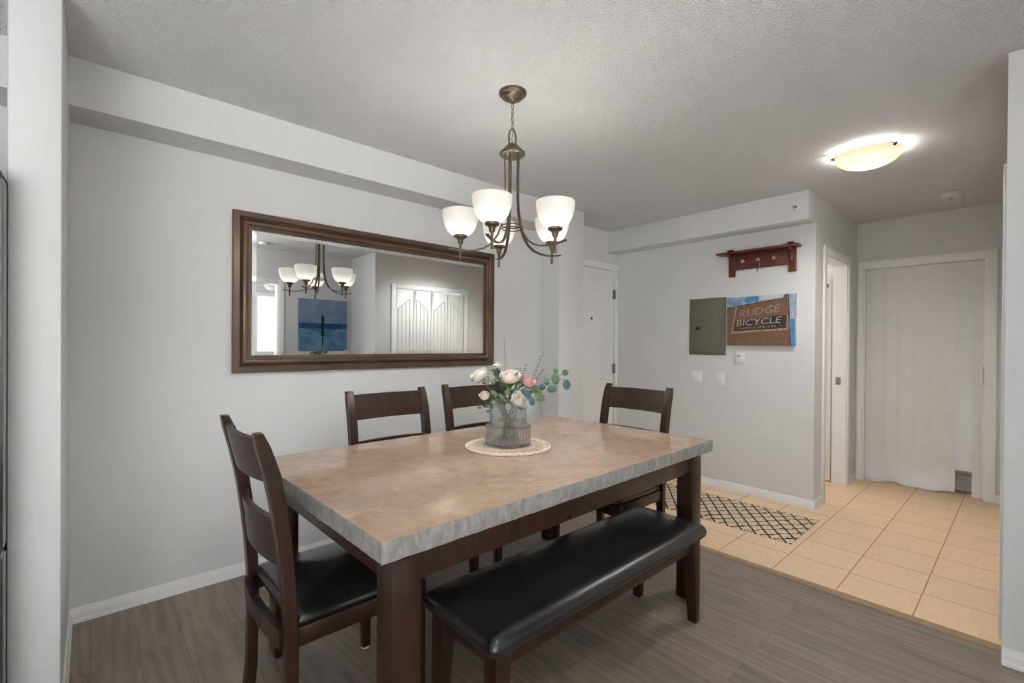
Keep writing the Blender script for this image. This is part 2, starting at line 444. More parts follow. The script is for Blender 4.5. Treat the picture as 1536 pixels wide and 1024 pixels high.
# ceiling
m = MB(); m.box((-5.2, -3.82, H), (6.6, 3.6, H+.1)); m.box((-5.2, -6.5, H), (.72, -3.82, H+.1)); struct(m.build('ceiling', m_ceil), 'white popcorn textured ceiling')
# mirror wall and its bulkhead
wallbox('wall_left', (-5.2, YM, 0), (3.32, YM+.12, H))
m = MB(); m.box((-5.2, YB, 2.282), (2.975, YM, H)); struct(m.build('ceiling_bulkhead', m_wall), 'boxed bulkhead above the framed mirror')
# wing walls either side of the mirror
wallbox('wall_left_near', (-.203, 2.205, 0), (-.073, YM, H), bev=.012)
wallbox('wall_left_far', (2.975, YB, 0), (3.305, YD+.05, H), bev=.006)
# foyer wall with panel and picture, its bulkhead
wallbox('wall_back', (XF, YH, 0), (XF+.12, YD+.12, H))
m = MB(); m.box((XFB, YH, 2.265), (XF, YD, H), .004); struct(m.build('ceiling_bulkhead_foyer', m_wall), 'boxed bulkhead above the coat rack in the foyer')
# entry door wall, with the door
OPX0, OPX1, OPZ = 3.30, 4.205, 2.085
m = MB(); m.box((3.2, YD, OPZ), (XF+.1, YD+.12, H)); m.box((OPX1, YD, 0), (XF+.1, YD+.12, OPZ)); m.box((3.2, YD, 0), (OPX0, YD+.12, OPZ))
struct(m.build('wall_entry', m_wall))
d = struct(thing('door_1', 'flat white entry door beside the mirror wall', 'door', (0, 0, 0))); del d['category']
m = MB(); m.box((OPX0, YD+.012, .006), (OPX1-.012, YD+.055, OPZ-.008)); m.build('door_leaf', m_door, d)
m = MB(); m.box((OPX0-.05, YD-.014, OPZ), (XF-.002, YD, OPZ+.062), .003); m.box((OPX1, YD-.014, 0), (XF-.002, YD, OPZ), .003); m.build('door_casing', m_trim, d)
for z in (1.83, 1.035, .25):
    m = MB(); m.tube([(OPX1-.006, YD-.006, z-.05), (OPX1-.006, YD-.006, z+.05)], .008, 10); m.box((OPX1-.03, YD+.004, z-.05), (OPX1-.006, YD+.012, z+.05))
    m.build('hinge', m_steel, d)
m = MB(); m.lathe([(.012, 0), (.012, .006), (.007, .008), (0, .008)], 16, Matrix.Translation((3.815, YD+.012, 1.56)) @ Matrix.Rotation(pi/2, 4, 'X')); m.build('peephole', m_blackmetal, d)
# hall wall with bathroom opening
BX0, BX1, BZ = 4.510, 5.220, 2.055
m = MB(); m.box((XF+.12, YH, 0), (BX0, YH+.11, H)); m.box((BX0, YH, BZ), (BX1, YH+.11, H)); m.box((BX1, YH, 0), (XC+.12, YH+.11, H))
struct(m.build('wall_hall', m_wall))
m = MB()
for x0, x1 in ((BX0-.065, BX0+.003), (BX1-.003, BX1+.065)): m.box((x0, YH-.014, 0), (x1, YH, BZ+.062), .003)
m.box((BX0, YH-.014, BZ-.003), (BX1, YH, BZ+.062), .003)
m.box((BX0-.001, YH, 0), (BX0+.012, YH+.112, BZ)); m.box((BX1-.012, YH, 0), (BX1+.001, YH+.112, BZ)); m.box((BX0, YH, BZ-.012), (BX1, YH+.112, BZ+.001))
dd = struct(m.build('door_2', m_trim), 'white cased opening from the hall to the bathroom')
m = MB(); m.box((BX1-.014, YH+.045, .93), (BX1-.0115, YH+.085, 1.0), .001); m.build('strike_plate', m_steel, dd)
m = MB(); m.box((BX1-.010, YH+.125, .012), (BX1+.026, YH+.80, 2.03), .002); m.build('door_leaf', m_door, dd)
# bathroom beyond
wallbox('wall_bathroom', (XF+.12, 2.75, 0), (6.5, 2.85, H)); wallbox('wall_bathroom_side', (6.4, YH+.12, 0), (6.5, 2.75, H))
# closet wall with the accordion door
CY0, CY1, CZ = .238, 1.075, 2.045
m = MB(); m.box((XC, YR-.1, CZ), (XC+.12, YH+.1, H)); m.box((XC, YR-.1, 0), (XC+.12, CY0, CZ)); m.box((XC, CY1, 0), (XC+.12, YH+.1, CZ))
struct(m.build('wall_closet', m_wall))
d = struct(thing('door_3', 'white folding accordion door with a cat hole at its foot', 'door')); del d['category']
m = MB()
m.box((XC-.014, CY0-.062, 0), (XC, CY0, CZ+.062), .003); m.box((XC-.014, CY1, 0), (XC, CY1+.045, CZ+.062), .003); m.box((XC-.014, CY0, CZ), (XC, CY1, CZ+.062), .003)
m.box((XC, CY0-.001, 0), (XC+.12, CY0+.012, CZ)); m.box((XC, CY1-.012, 0), (XC+.12, CY1+.001, CZ)); m.box((XC, CY0, CZ-.012), (XC+.12, CY1, CZ+.001))
m.build('door_casing', m_trim, d)
# pleated leaf: zigzag in plan, wavy foot, a hole cut out of one pleat
m = MB()
y0, y1 = CY0+.02, CY1-.015
hole = (.318, .424, .222)
folds = [y1]
random.seed(9)
while folds[-1] > y0+.09: folds.append(folds[-1]-random.uniform(.100, .125))
folds[-1] = y0
def px(y):
    for i in range(len(folds)-1):
        if folds[i] >= y >= folds[i+1]:
            t = (folds[i]-y)/(folds[i]-folds[i+1])
            return XC+.030 - .011*(.5-.5*cos(2*pi*t)) + .003*sin(y*7)
    return XC+.03
ys = sorted(set([y0+(y1-y0)*i/150 for i in range(151)]+[hole[0], hole[1]]+folds))
for a, b in zip(ys, ys[1:]):
    zb = .012+.010*sin(a*17)+.006*sin(a*31)
    zb2 = .012+.010*sin(b*17)+.006*sin(b*31)
    inside = a >= hole[0]-1e-6 and b <= hole[1]+1e-6
    for (za, zc) in (((hole[2], CZ-.018),) if inside else ((None, hole[2]), (hole[2], CZ-.018))):
        p = (za if za is not None else zb); q = (za if za is not None else zb2)
        for off in (0, .005):
            m.face([(px(a)+off, a, p), (px(b)+off, b, q), (px(b)+off, b, zc), (px(a)+off, a, zc)], smooth=True)
        if za is None or inside: m.face([(px(a), a, p), (px(b), b, q), (px(b)+.005, b, q), (px(a)+.005, a, p)])
bmesh.ops.remove_doubles(m.b, verts=m.b.verts[:], dist=1e-5)
m.build('folding_leaf', m_pvc, d, normals=False)
m = MB(); m.box((XC+.010, y0-.012, .01), (XC+.05, y0+.012, CZ-.018), .003); m.build('lead_post', m_pvc, d)
m = MB(); m.box((XC-.016, y0-.002, .97), (XC+.010, y0+.016, 1.13), .005); m.build('handle', m_plate, d)
# behind the cat hole: litter box
wallbox('wall_closet_back', (6.35, -.05, 0), (6.4, YH+.1, H)); wallbox('wall_closet_side', (XC+.12, YR-.1, 0), (6.4, YR-.02, H))
t = thing('litter_box', 'pale grey hooded litter box behind the cat hole', 'litter box', (5.94, .42, 0))
m = MB(); m.box((-.2, -.2, .0), (.2, .22, .17), .03, 3); m.build('tray', plain('pale_grey_plastic', lin(205, 206, 208), .4), t)
m = MB(); m.box((-.205, -.21, .165), (.205, .23, .19), .01); m.build('rim', m_plate, t)
# hall right wall with bifold closet (seen in the mirror), pier face
RX0, RX1, RZ = 3.055, 4.20, 2.04
m = MB(); m.box((XP, -.70, 0), (XP+.125, YR, H)); m.box((XP+.125, YR-.12, 0), (RX0, YR, H)); m.box((RX0, YR-.12, RZ), (RX1, YR, H)); m.box((RX1, YR-.12, 0), (XC+.1, YR, H))
struct(m.build('wall_right', m_wall))
d = struct(thing('door_4', 'white double bifold closet doors reflected in the mirror', 'door')); del d['category']
m = MB(); m.box((RX0-.062, YR, 0), (RX0, YR+.016, RZ+.062), .003); m.box((RX1, YR, 0), (RX1+.062, YR+.016, RZ+.062), .003); m.box((RX0, YR, RZ), (RX1, YR+.016, RZ+.062), .003)
m.build('door_casing', m_trim, d)
wleaf = (RX1-RX0)/4
for k in range(4):
    x0, x1 = RX0+k*wleaf+.003, RX0+(k+1)*wleaf-.003
    m = MB(); m.box((x0, YR-.05, .01), (x1, YR-.018, RZ-.015), .002)
    # raised frame around the cathedral-arched panel
    pw0, pw1 = x0+.05, x1-.05
    mid = (x0+x1)/2; left = k % 2 == 0
    def arch(x):
        t = (x-pw0)/(pw1-pw0); t = t if left else 1-t
        return 1.77+.13*(t*t*(3-2*t))
    for zz in ((.14, .86, False), (1.0, None, True)):
        n = 10
        for i in range(n):
            xa, xb = pw0+(pw1-pw0)*i/n, pw0+(pw1-pw0)*(i+1)/n
            for za, zc in ((zz[0], zz[0]),) + (((arch(xa), arch(xb)),) if zz[2] else ((zz[1], zz[1]),)):
                m.tube([(xa, YR-.017, za), (xb, YR-.017, zc)], .006, 6, cap=False)
        ztop = (arch(pw0), arch(pw1)) if zz[2] else (zz[1], zz[1])
        m.tube([(pw0, YR-.017, zz[0]), (pw0, YR-.017, ztop[0])], .007, 6); m.tube([(pw1, YR-.017, zz[0]), (pw1, YR-.017, ztop[1])], .007, 6)
        for q in (1, 2):
            xq = pw0+(pw1-pw0)*q/3
            m.tube([(xq, YR-.017, zz[0]), (xq, YR-.017, arch(xq) if zz[2] else zz[1])], .005, 6)
    lf = m.build('bifold_leaf', m_door, d)
    if k in (1, 2):
        m = MB(); m.lathe([(.007, 0), (.007, .012), (.015, .018), (.014, .026), (0, .03)], 16, Matrix.Translation(((x1-.035) if k == 1 else (x0+.035), YR-.018, .95)) @ Matrix.Rotation(-pi/2, 4, 'X')); m.build('knob', m_knob, lf)
# wall behind the camera's right, with the opening to a bright room
QX0, QX1, QY, QZ = .98, 1.80, -.70, 2.04
m = MB(); m.box((QX1, QY-.12, 0), (XP+.1, QY, H)); m.box((QX0, QY-.12, QZ), (QX1, QY, H)); m.box((.72, QY-.12, 0), (QX0, QY, H))
struct(m.build('wall_rear', m_wall))
m = MB()
m.box((QX1, QY, 0), (QX1+.065, QY+.015, QZ+.065), .003); m.box((QX0-.065, QY, 0), (QX0, QY+.015, QZ+.065), .003); m.box((QX0, QY, QZ), (QX1, QY+.015, QZ+.065), .003)
m.box((QX1-.012, QY-.12, 0), (QX1+.001, QY, QZ)); m.box((QX0-.001, QY-.12, 0), (QX0+.012, QY, QZ))
struct(m.build('door_5', m_trim), 'white cased opening to a bright room reflected in the mirror')
WX0, WX1, WZ0, WZ1, WY = 1.95, 2.62, .95, 2.15, -3.7
m = MB(); m.box((.6, WY-.12, 0), (WX0, WY, H)); m.box((WX1, WY-.12, 0), (3.5, WY, H)); m.box((WX0, WY-.12, 0), (WX1, WY, WZ0)); m.box((WX0, WY-.12, WZ1), (WX1, WY, H))
struct(m.build('wall_rear_room', m_wall)); wallbox('wall_rear_room_side', (3.4, WY, 0), (3.5, QY-.12, H))
m = MB()
for a, b in (((WX0-.06, WZ0-.06), (WX0, WZ1+.06)), ((WX1, WZ0-.06), (WX1+.06, WZ1+.06)), ((WX0, WZ1), (WX1, WZ1+.06)), ((WX0, WZ0-.06), (WX1, WZ0)), ((WX0+.28, WZ0), (WX0+.32, WZ1))):
    m.box((a[0], WY-.03, a[1]), (b[0], WY+.015, b[1]), .003)
win = struct(m.build('window_1', m_trim), 'white framed window in the bright room')
m_pane = N('window_pane_glass'); m_pane.set(Base_Color=(.97, .985, .98, 1), Roughness=0, Transmission_Weight=1.0, IOR=1.45)
m = MB(); m.box((WX0, WY-.012, WZ0), (WX1, WY-.008, WZ1)); m.build('pane', m_pane.m, win)

# baseboards
BB = [(0, 0), (.013, 0), (.013, .016), (.010, .019), (.0115, .024), (.0095, .030), (.011, .036), (.009, .046), (.0075, .056), (.006, .068), (0, .068)]
BP = [(0, 0), (.012, 0), (.012, .058), (.009, .068), (0, .068)]
def base(name, path, prof):
    m = MB(); m.sweep(path, prof); return struct(m.build(name, m_trim))
base('baseboard_left', [(3.305, YB), (2.975, YB), (2.975, YM), (-.073, YM), (-.073, 2.205), (-.203, 2.205)], BB)
base('baseboard_right', [(XP, YR-.0), (XP, -.7)], [(-u, v) for u, v in BB])
base('baseboard_back', [(BX0-.065, YH), (XF, YH), (XF, YD)], BP)
base('baseboard_closet', [(XC, CY1+.045), (XC, YH), (BX1+.065, YH)], BP)
base('baseboard_closet_near', [(XC, YR), (XC, CY0-.062)], BP)
base('baseboard_bathroom', [(6.4, 2.75), (XF+.12, 2.75)], BP)

# ------------------------------------------------------------------ chandelier
CC = (1.486, 1.654)
ch = thing('chandelier', 'bronze five-arm chandelier with frosted bowl shades above the stone table', 'chandelier', (CC[0], CC[1], 0))
m = MB(); m.lathe([(0, H), (.066, H), (.066, H-.008), (.058, H-.016), (.050, H-.018), (.046, H-.028), (.034, H-.032), (.016, H-.038), (.012, H-.048), (0, H-.05)], 40); m.build('canopy', m_bronze, ch)
m = MB(); z = H-.045; k = 0
while z > 2.33:
    pts = []
    for i in range(13):
        a = 2*pi*i/12; w, hh = .0065*cos(a), .019*sin(a)
        pts.append((w, 0, z-.017+hh) if k % 2 == 0 else (0, w, z-.017+hh))
    m.tube(pts, .0018, 6, cap=False); z -= .033; k += 1
m.tube([(.001+.003*sin(i*1.3), .003*cos(i*1.3), H-.04-i*.02) for i in range(13)], .0016, 6)
m.build('chain', m_chain, ch)
m = MB()
m.strap([(-.02, 0, 2.235), (-.022, 0, 2.275), (-.016, 0, 2.30), (0, 0, 2.318), (.016, 0, 2.30), (.022, 0, 2.275), (.02, 0, 2.235)], (0, 1, 0), .008, .005); m.build('hanging_loop', m_chain, ch)
m = MB(); m.lathe([(0, 2.243), (.012, 2.243), (.024, 2.236), (.040, 2.220), (.050, 2.206), (.060, 2.200), (.061, 2.190), (.055, 2.184), (.03, 2.182), (.014, 2.176), (0, 2.174)], 40); m.build('hub', m_bronze, ch)
m = MB()
for zz in (1.852, 1.838):
    pts = [(.047*cos(2*pi*i/40), .047*sin(2*pi*i/40), zz) for i in range(41)]; m.tube(pts, .0028, 8, cap=False)
m.build('ring', m_bronze, ch)
fwd_ang = YAW
SH_R, SH_TOP, SH_BOT = .0865, 1.922, 1.80
for i in range(5):
    # angles measured from the right-hand axis of the view, turned into the room
    a = YAW-pi/2 + radians(250+72*i)
    e = Vector((cos(a), sin(a), 0)); tn = Vector((-sin(a), cos(a), 0))
    R = .245
    prof = [(.036, 2.184), (.034, 2.12), (.033, 2.05), (.035, 1.98), (.040, 1.915), (.050, 1.855), (.067, 1.81), (.095, 1.772), (.130, 1.748), (.170, 1.737), (.21, 1.734), (.255, 1.737), (.302, 1.746)]
    m = MB(); m.strap([e*r+Vector((0, 0, z)) for r, z in prof], tn, .013, .0065); arm = m.build('arm', m_bronze, ch)
    C = e*R
    m = MB(); Mx = Matrix.Translation((C.x, C.y, 0))
    m.lathe([(0, 1.694), (.0062, 1.695), (.0066, 1.73), (.0058, 1.74), (.0066, 1.766), (.011, 1.767), (.0135, 1.773), (.0145, 1.784), (.020, 1.792), (.023, 1.795), (.031, 1.797), (.0325, 1.801), (.0325, 1.807), (.029, 1.809), (0, 1.809)], 28, Mx); m.build('shade_holder', m_bronze, arm)
    out = []
    for k in range(13):
        t = k/12; out.append((.030+(SH_R-.030)*(1-(1-t)**2.1)**.62, 1.806+(SH_TOP-1.806)*t**1.05))
    inn = [(max(.0, r-.004), z+(.003 if j == 0 else 0)) for j, (r, z) in enumerate(out)]
    m = MB(); m.lathe([(0, 1.806)]+out+[(SH_R-.002, SH_TOP+.0015)]+inn[::-1]+[(0, 1.81)], 48, Mx); m.build('shade', m_bowl, arm)
    m = MB(); m.sphere((C.x, C.y, 1.862), .020, 14, (1, 1, 1.25)); m.build('bulb', m_bulb, arm)
    L = bpy.data.lights.new('chandelier_bulb_light', 'POINT'); L.energy = CHAND_W; L.color = (1, .965, .91); L.shadow_soft_size = .03
    lo = bpy.data.objects.new('chandelier_bulb_light', L); COL.objects.link(lo); lo.parent = ch; lo.location = (C.x, C.y, 1.875)
    lamp_down('chandelier_down_light', ch, (C.x, C.y, 1.685), CHAND_DOWN, (1, .985, .955), 0, .6, 172)

# ------------------------------------------------------------------ dining table
TW, TD, TH, TT = 1.856, 1.112, .80, .056
tb = thing('dining_table', 'rectangular dining table with thick tan marble top and dark wooden legs', 'table', (1.4466, 1.6296, 0), .0181)
def rough_top():
    m = MB(); b = m.b
    hw, hd = TW/2, TD/2; NX, NY, NZ = 150, 92, 7
    per = []
    for i in range(NX): per.append((-hw+TW*i/NX, -hd, (0, -1)))
    for i in range(NY): per.append((hw, -hd+TD*i/NY, (1, 0)))
    for i in range(NX): per.append((hw-TW*i/NX, hd, (0, 1)))
    for i in range(NY): per.append((-hw, hd-TD*i/NY, (-1, 0)))
    rings = []
    for j in range(NZ+1):
        z = TH-TT+TT*j/NZ; r = []
        for (x, y, nn) in per:
            p = Vector((x, y, z))
            d = noise.fractal(Vector((p.x*60, p.y*60, p.z*22)), .8, 2.2, 4)*.0026 + noise.noise(p*9)*.0014 - .0014
            if j in (0, NZ): d -= .0022
            r.append(b.verts.new((x+nn[0]*d, y+nn[1]*d, z)))
        rings.append(r)
    n = len(per)
    for A, B in zip(rings, rings[1:]):
        for k in range(n):
            f = b.faces.new((A[k], A[(k+1) % n], B[(k+1) % n], B[k])); f.material_index = 1; f.smooth = False
    f = b.faces.new(rings[-1]); f.material_index = 0
    f = b.faces.new(rings[0][::-1]); f.material_index = 1
    return m
rough_top().build('tabletop', [m_stone, m_chisel], tb)
LW = .088
lx, ly = TW/2-.050, TD/2-.036
for sx in (-1, 1):
    for sy in (-1, 1):
        m = MB(); x1, y1 = sx*lx, sy*ly; x0, y0 = x1-sx*LW, y1-sy*LW
        m.box((min(x0, x1), min(y0, y1), .0), (max(x0, x1), max(y0, y1), TH-TT), .004); m.build('leg', m_esp, tb)
ap0, ap1 = TH-TT-.098, TH-TT-.001
for sy in (-1, 1):
    m = MB(); y = sy*(ly-.016); m.box((-lx+LW, min(y, y-sy*.022), ap0), (lx-LW, max(y, y-sy*.022), ap1), .002); m.build('apron', m_esp, tb)
for sx in (-1, 1):
    m = MB(); x = sx*(lx-.016); m.box((min(x, x-sx*.022), -ly+LW, ap0), (max(x, x-sx*.022), ly-LW, ap1), .002); m.build('apron', m_esp, tb)

# ------------------------------------------------------------------ bench
bw, bd = 1.315, .39
bn = thing('dining_bench', 'long dark leatherette bench drawn up to the near side of the table', 'bench', (1.4925, 1.19, 0), .004)
def rrect(w, d, r, ns=(24, 10), na=6):
    """even outline of a rounded rectangle"""
    r = min(r, w/2-.001, d/2-.001); P = []
    for cx, cy, a0, L, n in ((1, -1, -90, d, ns[1]), (1, 1, 0, w, ns[0]), (-1, 1, 90, d, ns[1]), (-1, -1, 180, w, ns[0])):
        X, Y = cx*(w/2-r), cy*(d/2-r)
        for k in range(na): a = radians(a0+90*k/na); P.append((X+r*cos(a), Y+r*sin(a)))
        a = radians(a0+90); x, y = X+r*cos(a), Y+r*sin(a); dx, dy = -sin(a-pi/2+pi/2), cos(a)
        L2 = (d-2*r) if cx*cy < 0 else (w-2*r)
        for k in range(n): P.append((x-sin(a)*L2*k/n, y+cos(a)*L2*k/n))
    return P
def pad(w, d, z0, z1, bulge, rc=.022, ns=(24, 10)):
    """upholstered pad: rounded lip, crowned top"""
    m = MB(); rings = []; h = z1-z0; mn = min(w, d); lev = []
    for ins, z in ((.014, z0), (.005, z0+h*.06), (.001, z0+h*.22), (.0, z0+h*.38), (.0018, z0+h*.56), (.007, z0+h*.76), (.015, z0+h*.90), (.026, z0+h)):
        lev.append((rrect(w-2*ins, d-2*ins, max(.004, rc-ins*.3), ns), z))
    for f in (.10, .2, .32, .45, .6, .75, .9):
        ins = .026+(mn/2-.026)*f
        lev.append((rrect(w-2*ins, d-2*ins, .02*(1-f)+.003, ns), z1+bulge*(1-(1-f)**2.2)))
    for pts, z in lev: rings.append([m.b.verts.new((x, y, z)) for x, y in pts])
    n = len(rings[0])
    for A, B in zip(rings, rings[1:]):
        for k in range(n):
            f = m.b.faces.new((A[k], A[(k+1) % n], B[(k+1) % n], B[k])); f.smooth = True
    f = m.b.faces.new(rings[-1]); f.smooth = True
    m.b.faces.new(rings[0][::-1])
    return m
pad(bw, bd, .396, .454, .018, .026, (40, 10)).build('cushion', m_leather, bn)
for sx in (-1, 1):
    for sy in (-1, 1):
        X, Y = sx*(bw/2-.030), sy*(bd/2-.026)
        a, c = .062, .040
        P = []
        for z, wd in ((0, c), (.398, a)):
            xs = sorted((X, X-sx*wd)); yy = sorted((Y, Y-sy*wd))
            P += [(xs[0], yy[0], z), (xs[1], yy[0], z), (xs[1], yy[1], z), (xs[0], yy[1], z)]
        m = MB(); m.box((0,0,0), (0,0,0), .003, 2, taper=P); m.build('leg', m_esp, bn)
for sy in (-1, 1):
    m = MB(); y = sy*(bd/2-.034); m.box((-bw/2+.075, min(y, y-sy*.022), .338), (bw/2-.075, max(y, y-sy*.022), .398), .002); m.build('apron', m_esp, bn)
for sx in (-1, 1):
    m = MB(); x = sx*(bw/2-.038); m.box((min(x, x-sx*.022), -bd/2+.07, .338), (max(x, x-sx*.022), bd/2-.07, .398), .002); m.build('apron', m_esp, bn)

# ------------------------------------------------------------------ chairs
CWD, CPW = .478, .042           # overall width, post width
REAR = [(0, -.016, .034), (.12, -.004, .034), (.30, .0, .034), (.45, -.001, .035), (.58, -.010, .036), (.70, -.022, .038), (.82, -.040, .040), (.92, -.060, .042), (.99, -.078, .036), (1.026, -.0875, .032), (1.035, -.086, .024)]
def make_chair(label, loc, rz):
    t = thing('dining_chair', label, 'chair', loc, rz, 'dining chairs around the stone table')
    def rear(z):
        for (za, xa, da), (zb, xb, db) in zip(REAR, REAR[1:]):
            if za <= z <= zb:
                k = (z-za)/(zb-za); return xa+(xb-xa)*k, da+(db-da)*k
        return REAR[-1][1:]
    for s in (-1, 1):
        m = MB(); n = 26; y1, y0 = s*CWD/2, s*(CWD/2-CPW); rings = []
        for i in range(n+1):
            z = 1.035*i/n; x, dp = rear(z); e = .003
            if i == n: e = .008
            lo, hi = min(y0, y1), max(y0, y1)
            rings.append([m.b.verts.new(p) for p in ((x, lo+e, z), (x+e, lo, z), (x+dp-e, lo, z), (x+dp, lo+e, z), (x+dp, hi-e, z), (x+dp-e, hi, z), (x+e, hi, z), (x, hi-e, z))])
        for A, B in zip(rings, rings[1:]):
            for k in range(8): m.b.faces.new((A[k], A[(k+1) % 8], B[(k+1) % 8], B[k]))
        m.b.faces.new(rings[0][::-1]); m.b.faces.new(rings[-1])
        m.build('back_post', m_esp, t)
    # curved slats
    for z0, z1 in ((.885, 1.015), (.632, .775)):
        m = MB(); hw = CWD/2-CPW+.004
        def pt(u, v, off):
            y = -hw+2*hw*u; z = z0+(z1-z0)*v; x, dp = rear(min(z, 1.0))
            return (x+dp*.5+off-.026*(1-(2*u-1)**2), y, z)
        NU = 16
        ring = []
        for i in range(NU+1):
            u = i/NU
            ring.append([m.b.verts.new(pt(u, v, o)) for v, o in ((0, -.010), (.5, -.010), (1, -.010), (1, .010), (.5, .010), (0, .010))])
        for A, B in zip(ring, ring[1:]):
            for k in range(6):
                f = m.b.faces.new((A[k], B[k], B[(k+1) % 6], A[(k+1) % 6])); f.smooth = k in (0, 1, 3, 4)
        m.b.faces.new(ring[0]); m.b.faces.new(ring[-1][::-1])
        m.build('back_slat', m_esp, t)
    # seat frame
    m = MB()
    for s in (-1, 1):
        y1 = s*(CWD/2-.006); m.box((.030, min(y1, y1-s*.024), .395), (.43, max(y1, y1-s*.024), .452), .003)
    m.box((.440, -CWD/2+.035, .395), (.462, CWD/2-.035, .452), .003)
    # bowed rear rail
    for i in range(10):
        ya, yb = -CWD/2+.03+(CWD-.06)*i/10, -CWD/2+.03+(CWD-.06)*(i+1)/10
        xa, xb = (-.012-.016*(1-(2*q/(CWD-.06))**2) for q in (ya, yb))
        m.box((0,0,0), (0,0,0), 0, taper=[(xa, ya, .395), (xb, yb, .395), (xb+.024, yb, .395), (xa+.024, ya, .395), (xa, ya, .452), (xb, yb, .452), (xb+.024, yb, .452), (xa+.024, ya, .452)])
    bmesh.ops.remove_doubles(m.b, verts=m.b.verts[:], dist=1e-5)
    m.build('seat_frame', m_esp, t)
    pd = pad(.452, CWD-.02, .452, .486, .016, .03, (12, 12)).build('seat', m_leather, t, loc=(.245, 0, 0))
    for s in (-1, 1):
        m = MB(); x1, y1 = .465, s*(CWD/2-.004); P = []
        for z, wd in ((.006, .032), (.395, .044), (.452, .044)):
            pass
        for z, wd in ((.006, .032), (.452, .045)):
            yy = sorted((y1, y1-s*wd)); P += [(x1-wd, yy[0], z), (x1, yy[0], z), (x1, yy[1], z), (x1-wd, yy[1], z)]
        m.box((0,0,0), (0,0,0), .003, 2, taper=P); lg = m.build('front_leg', m_esp, t)
        m = MB(); m.lathe([(0, 0), (.017, 0), (.017, .007), (0, .007)], 18, Matrix.Translation((x1-.016, y1-s*.016, 0))); fo = m.build('felt_pad', m_felt, lg); fo['label'] = 'white felt pad'
    return t
CHAIRS = [
    ('dark wooden chair at the left end of the table, seen from behind its back', (.420, 1.6625, 0), 0.0),
    ('dark wooden chair on the wall side, below the left half of the mirror', (1.226, 2.322, 0), -pi/2),
    ('dark wooden chair on the wall side, partly hidden behind the flower vase', (1.855, 2.364, 0), -pi/2),
    ('dark wooden chair at the far right end of the table, before the foyer', (2.484, 1.648, 0), pi),
]
first = make_chair(*CHAIRS[0])
for lab, loc, rz in CHAIRS[1:]:
    r = first.copy(); COL.objects.link(r); r.location = loc; r.rotation_euler = (0, 0, rz); r['label'] = lab
    for c in list(first.children):
        q = c.copy(); COL.objects.link(q); q.parent = r
        for g in c.children:
            h = g.copy(); COL.objects.link(h); h.parent = q

# ------------------------------------------------------------------ mirror
MX0, MX1, MZ0, MZ1 = .569, 2.408, 1.121, 2.011
mi = thing('wall_mirror', 'wide rectangular mirror in a moulded brown bronze frame', 'mirror', ((MX0+MX1)/2, YM, (MZ0+MZ1)/2))
MW, MHh = MX1-MX0, MZ1-MZ0
prof = [(0, 0), (0, .030), (.003, .034), (.030, .038), (.033, .036), (.034, .024), (.040, .020), (.044, .024), (.048, .029), (.055, .033), (.062, .0335), (.069, .031), (.074, .026), (.0755, .018), (.083, .0175), (.085, .012), (.096, .0108), (.099, .004)]
m = MB(); m.M = Matrix.Rotation(pi/2, 4, 'X')       # sweep drawn in plan, stood up: (x, y) -> (x, z), v -> -y
m.sweep([(-MW/2, -MHh/2), (MW/2, -MHh/2), (MW/2, MHh/2), (-MW/2, MHh/2)], prof, closed=True); m.build('frame', m_frame, mi)
m = MB(); gx, gz, bv = MW/2-.096, MHh/2-.096, .022
o = [(-gx, -gz), (gx, -gz), (gx, gz), (-gx, gz)]; q = [(-gx+bv, -gz+bv), (gx-bv, -gz+bv), (gx-bv, gz-bv), (-gx+bv, gz-bv)]
m.face([(x, -.0105, z) for x, z in q])
for k in range(4):
    k2 = (k+1) % 4; m.face([(o[k][0], -.0095, o[k][1]), (o[k2][0], -.0095, o[k2][1]), (q[k2][0], -.0105, q[k2][1]), (q[k][0], -.0105, q[k][1])])
m.face([(x, -.003, z) for x, z in o[::-1]])
for k in range(4):
    k2 = (k+1) % 4; m.face([(o[k][0], -.003, o[k][1]), (o[k2][0], -.003, o[k2][1]), (o[k2][0], -.0095, o[k2][1]), (o[k][0], -.0095, o[k][1])])
m.build('glass', m_mirror, mi)

# ------------------------------------------------------------------ foyer wall pieces (wall faces -x; u runs to the right = -y)
def FX(t, y, z): return (XF-t, y, z)
bp = thing('breaker_panel', 'olive grey metal breaker panel with a small black latch', 'electrical panel', (XF, 1.999, 1.464))
m = MB(); m.box((-.010, -.171, -.262), (0, .171, .262), .003); m.build('trim_plate', m_panel, bp)
m = MB(); m.box((-.018, -.112, -.235), (-.008, .138, .238), .003); dr = m.build('door', m_panel, bp)
m = MB(); m.box((-.021, .066, -.03), (-.017, .106, .0), .001); m.build('latch', m_black, dr)

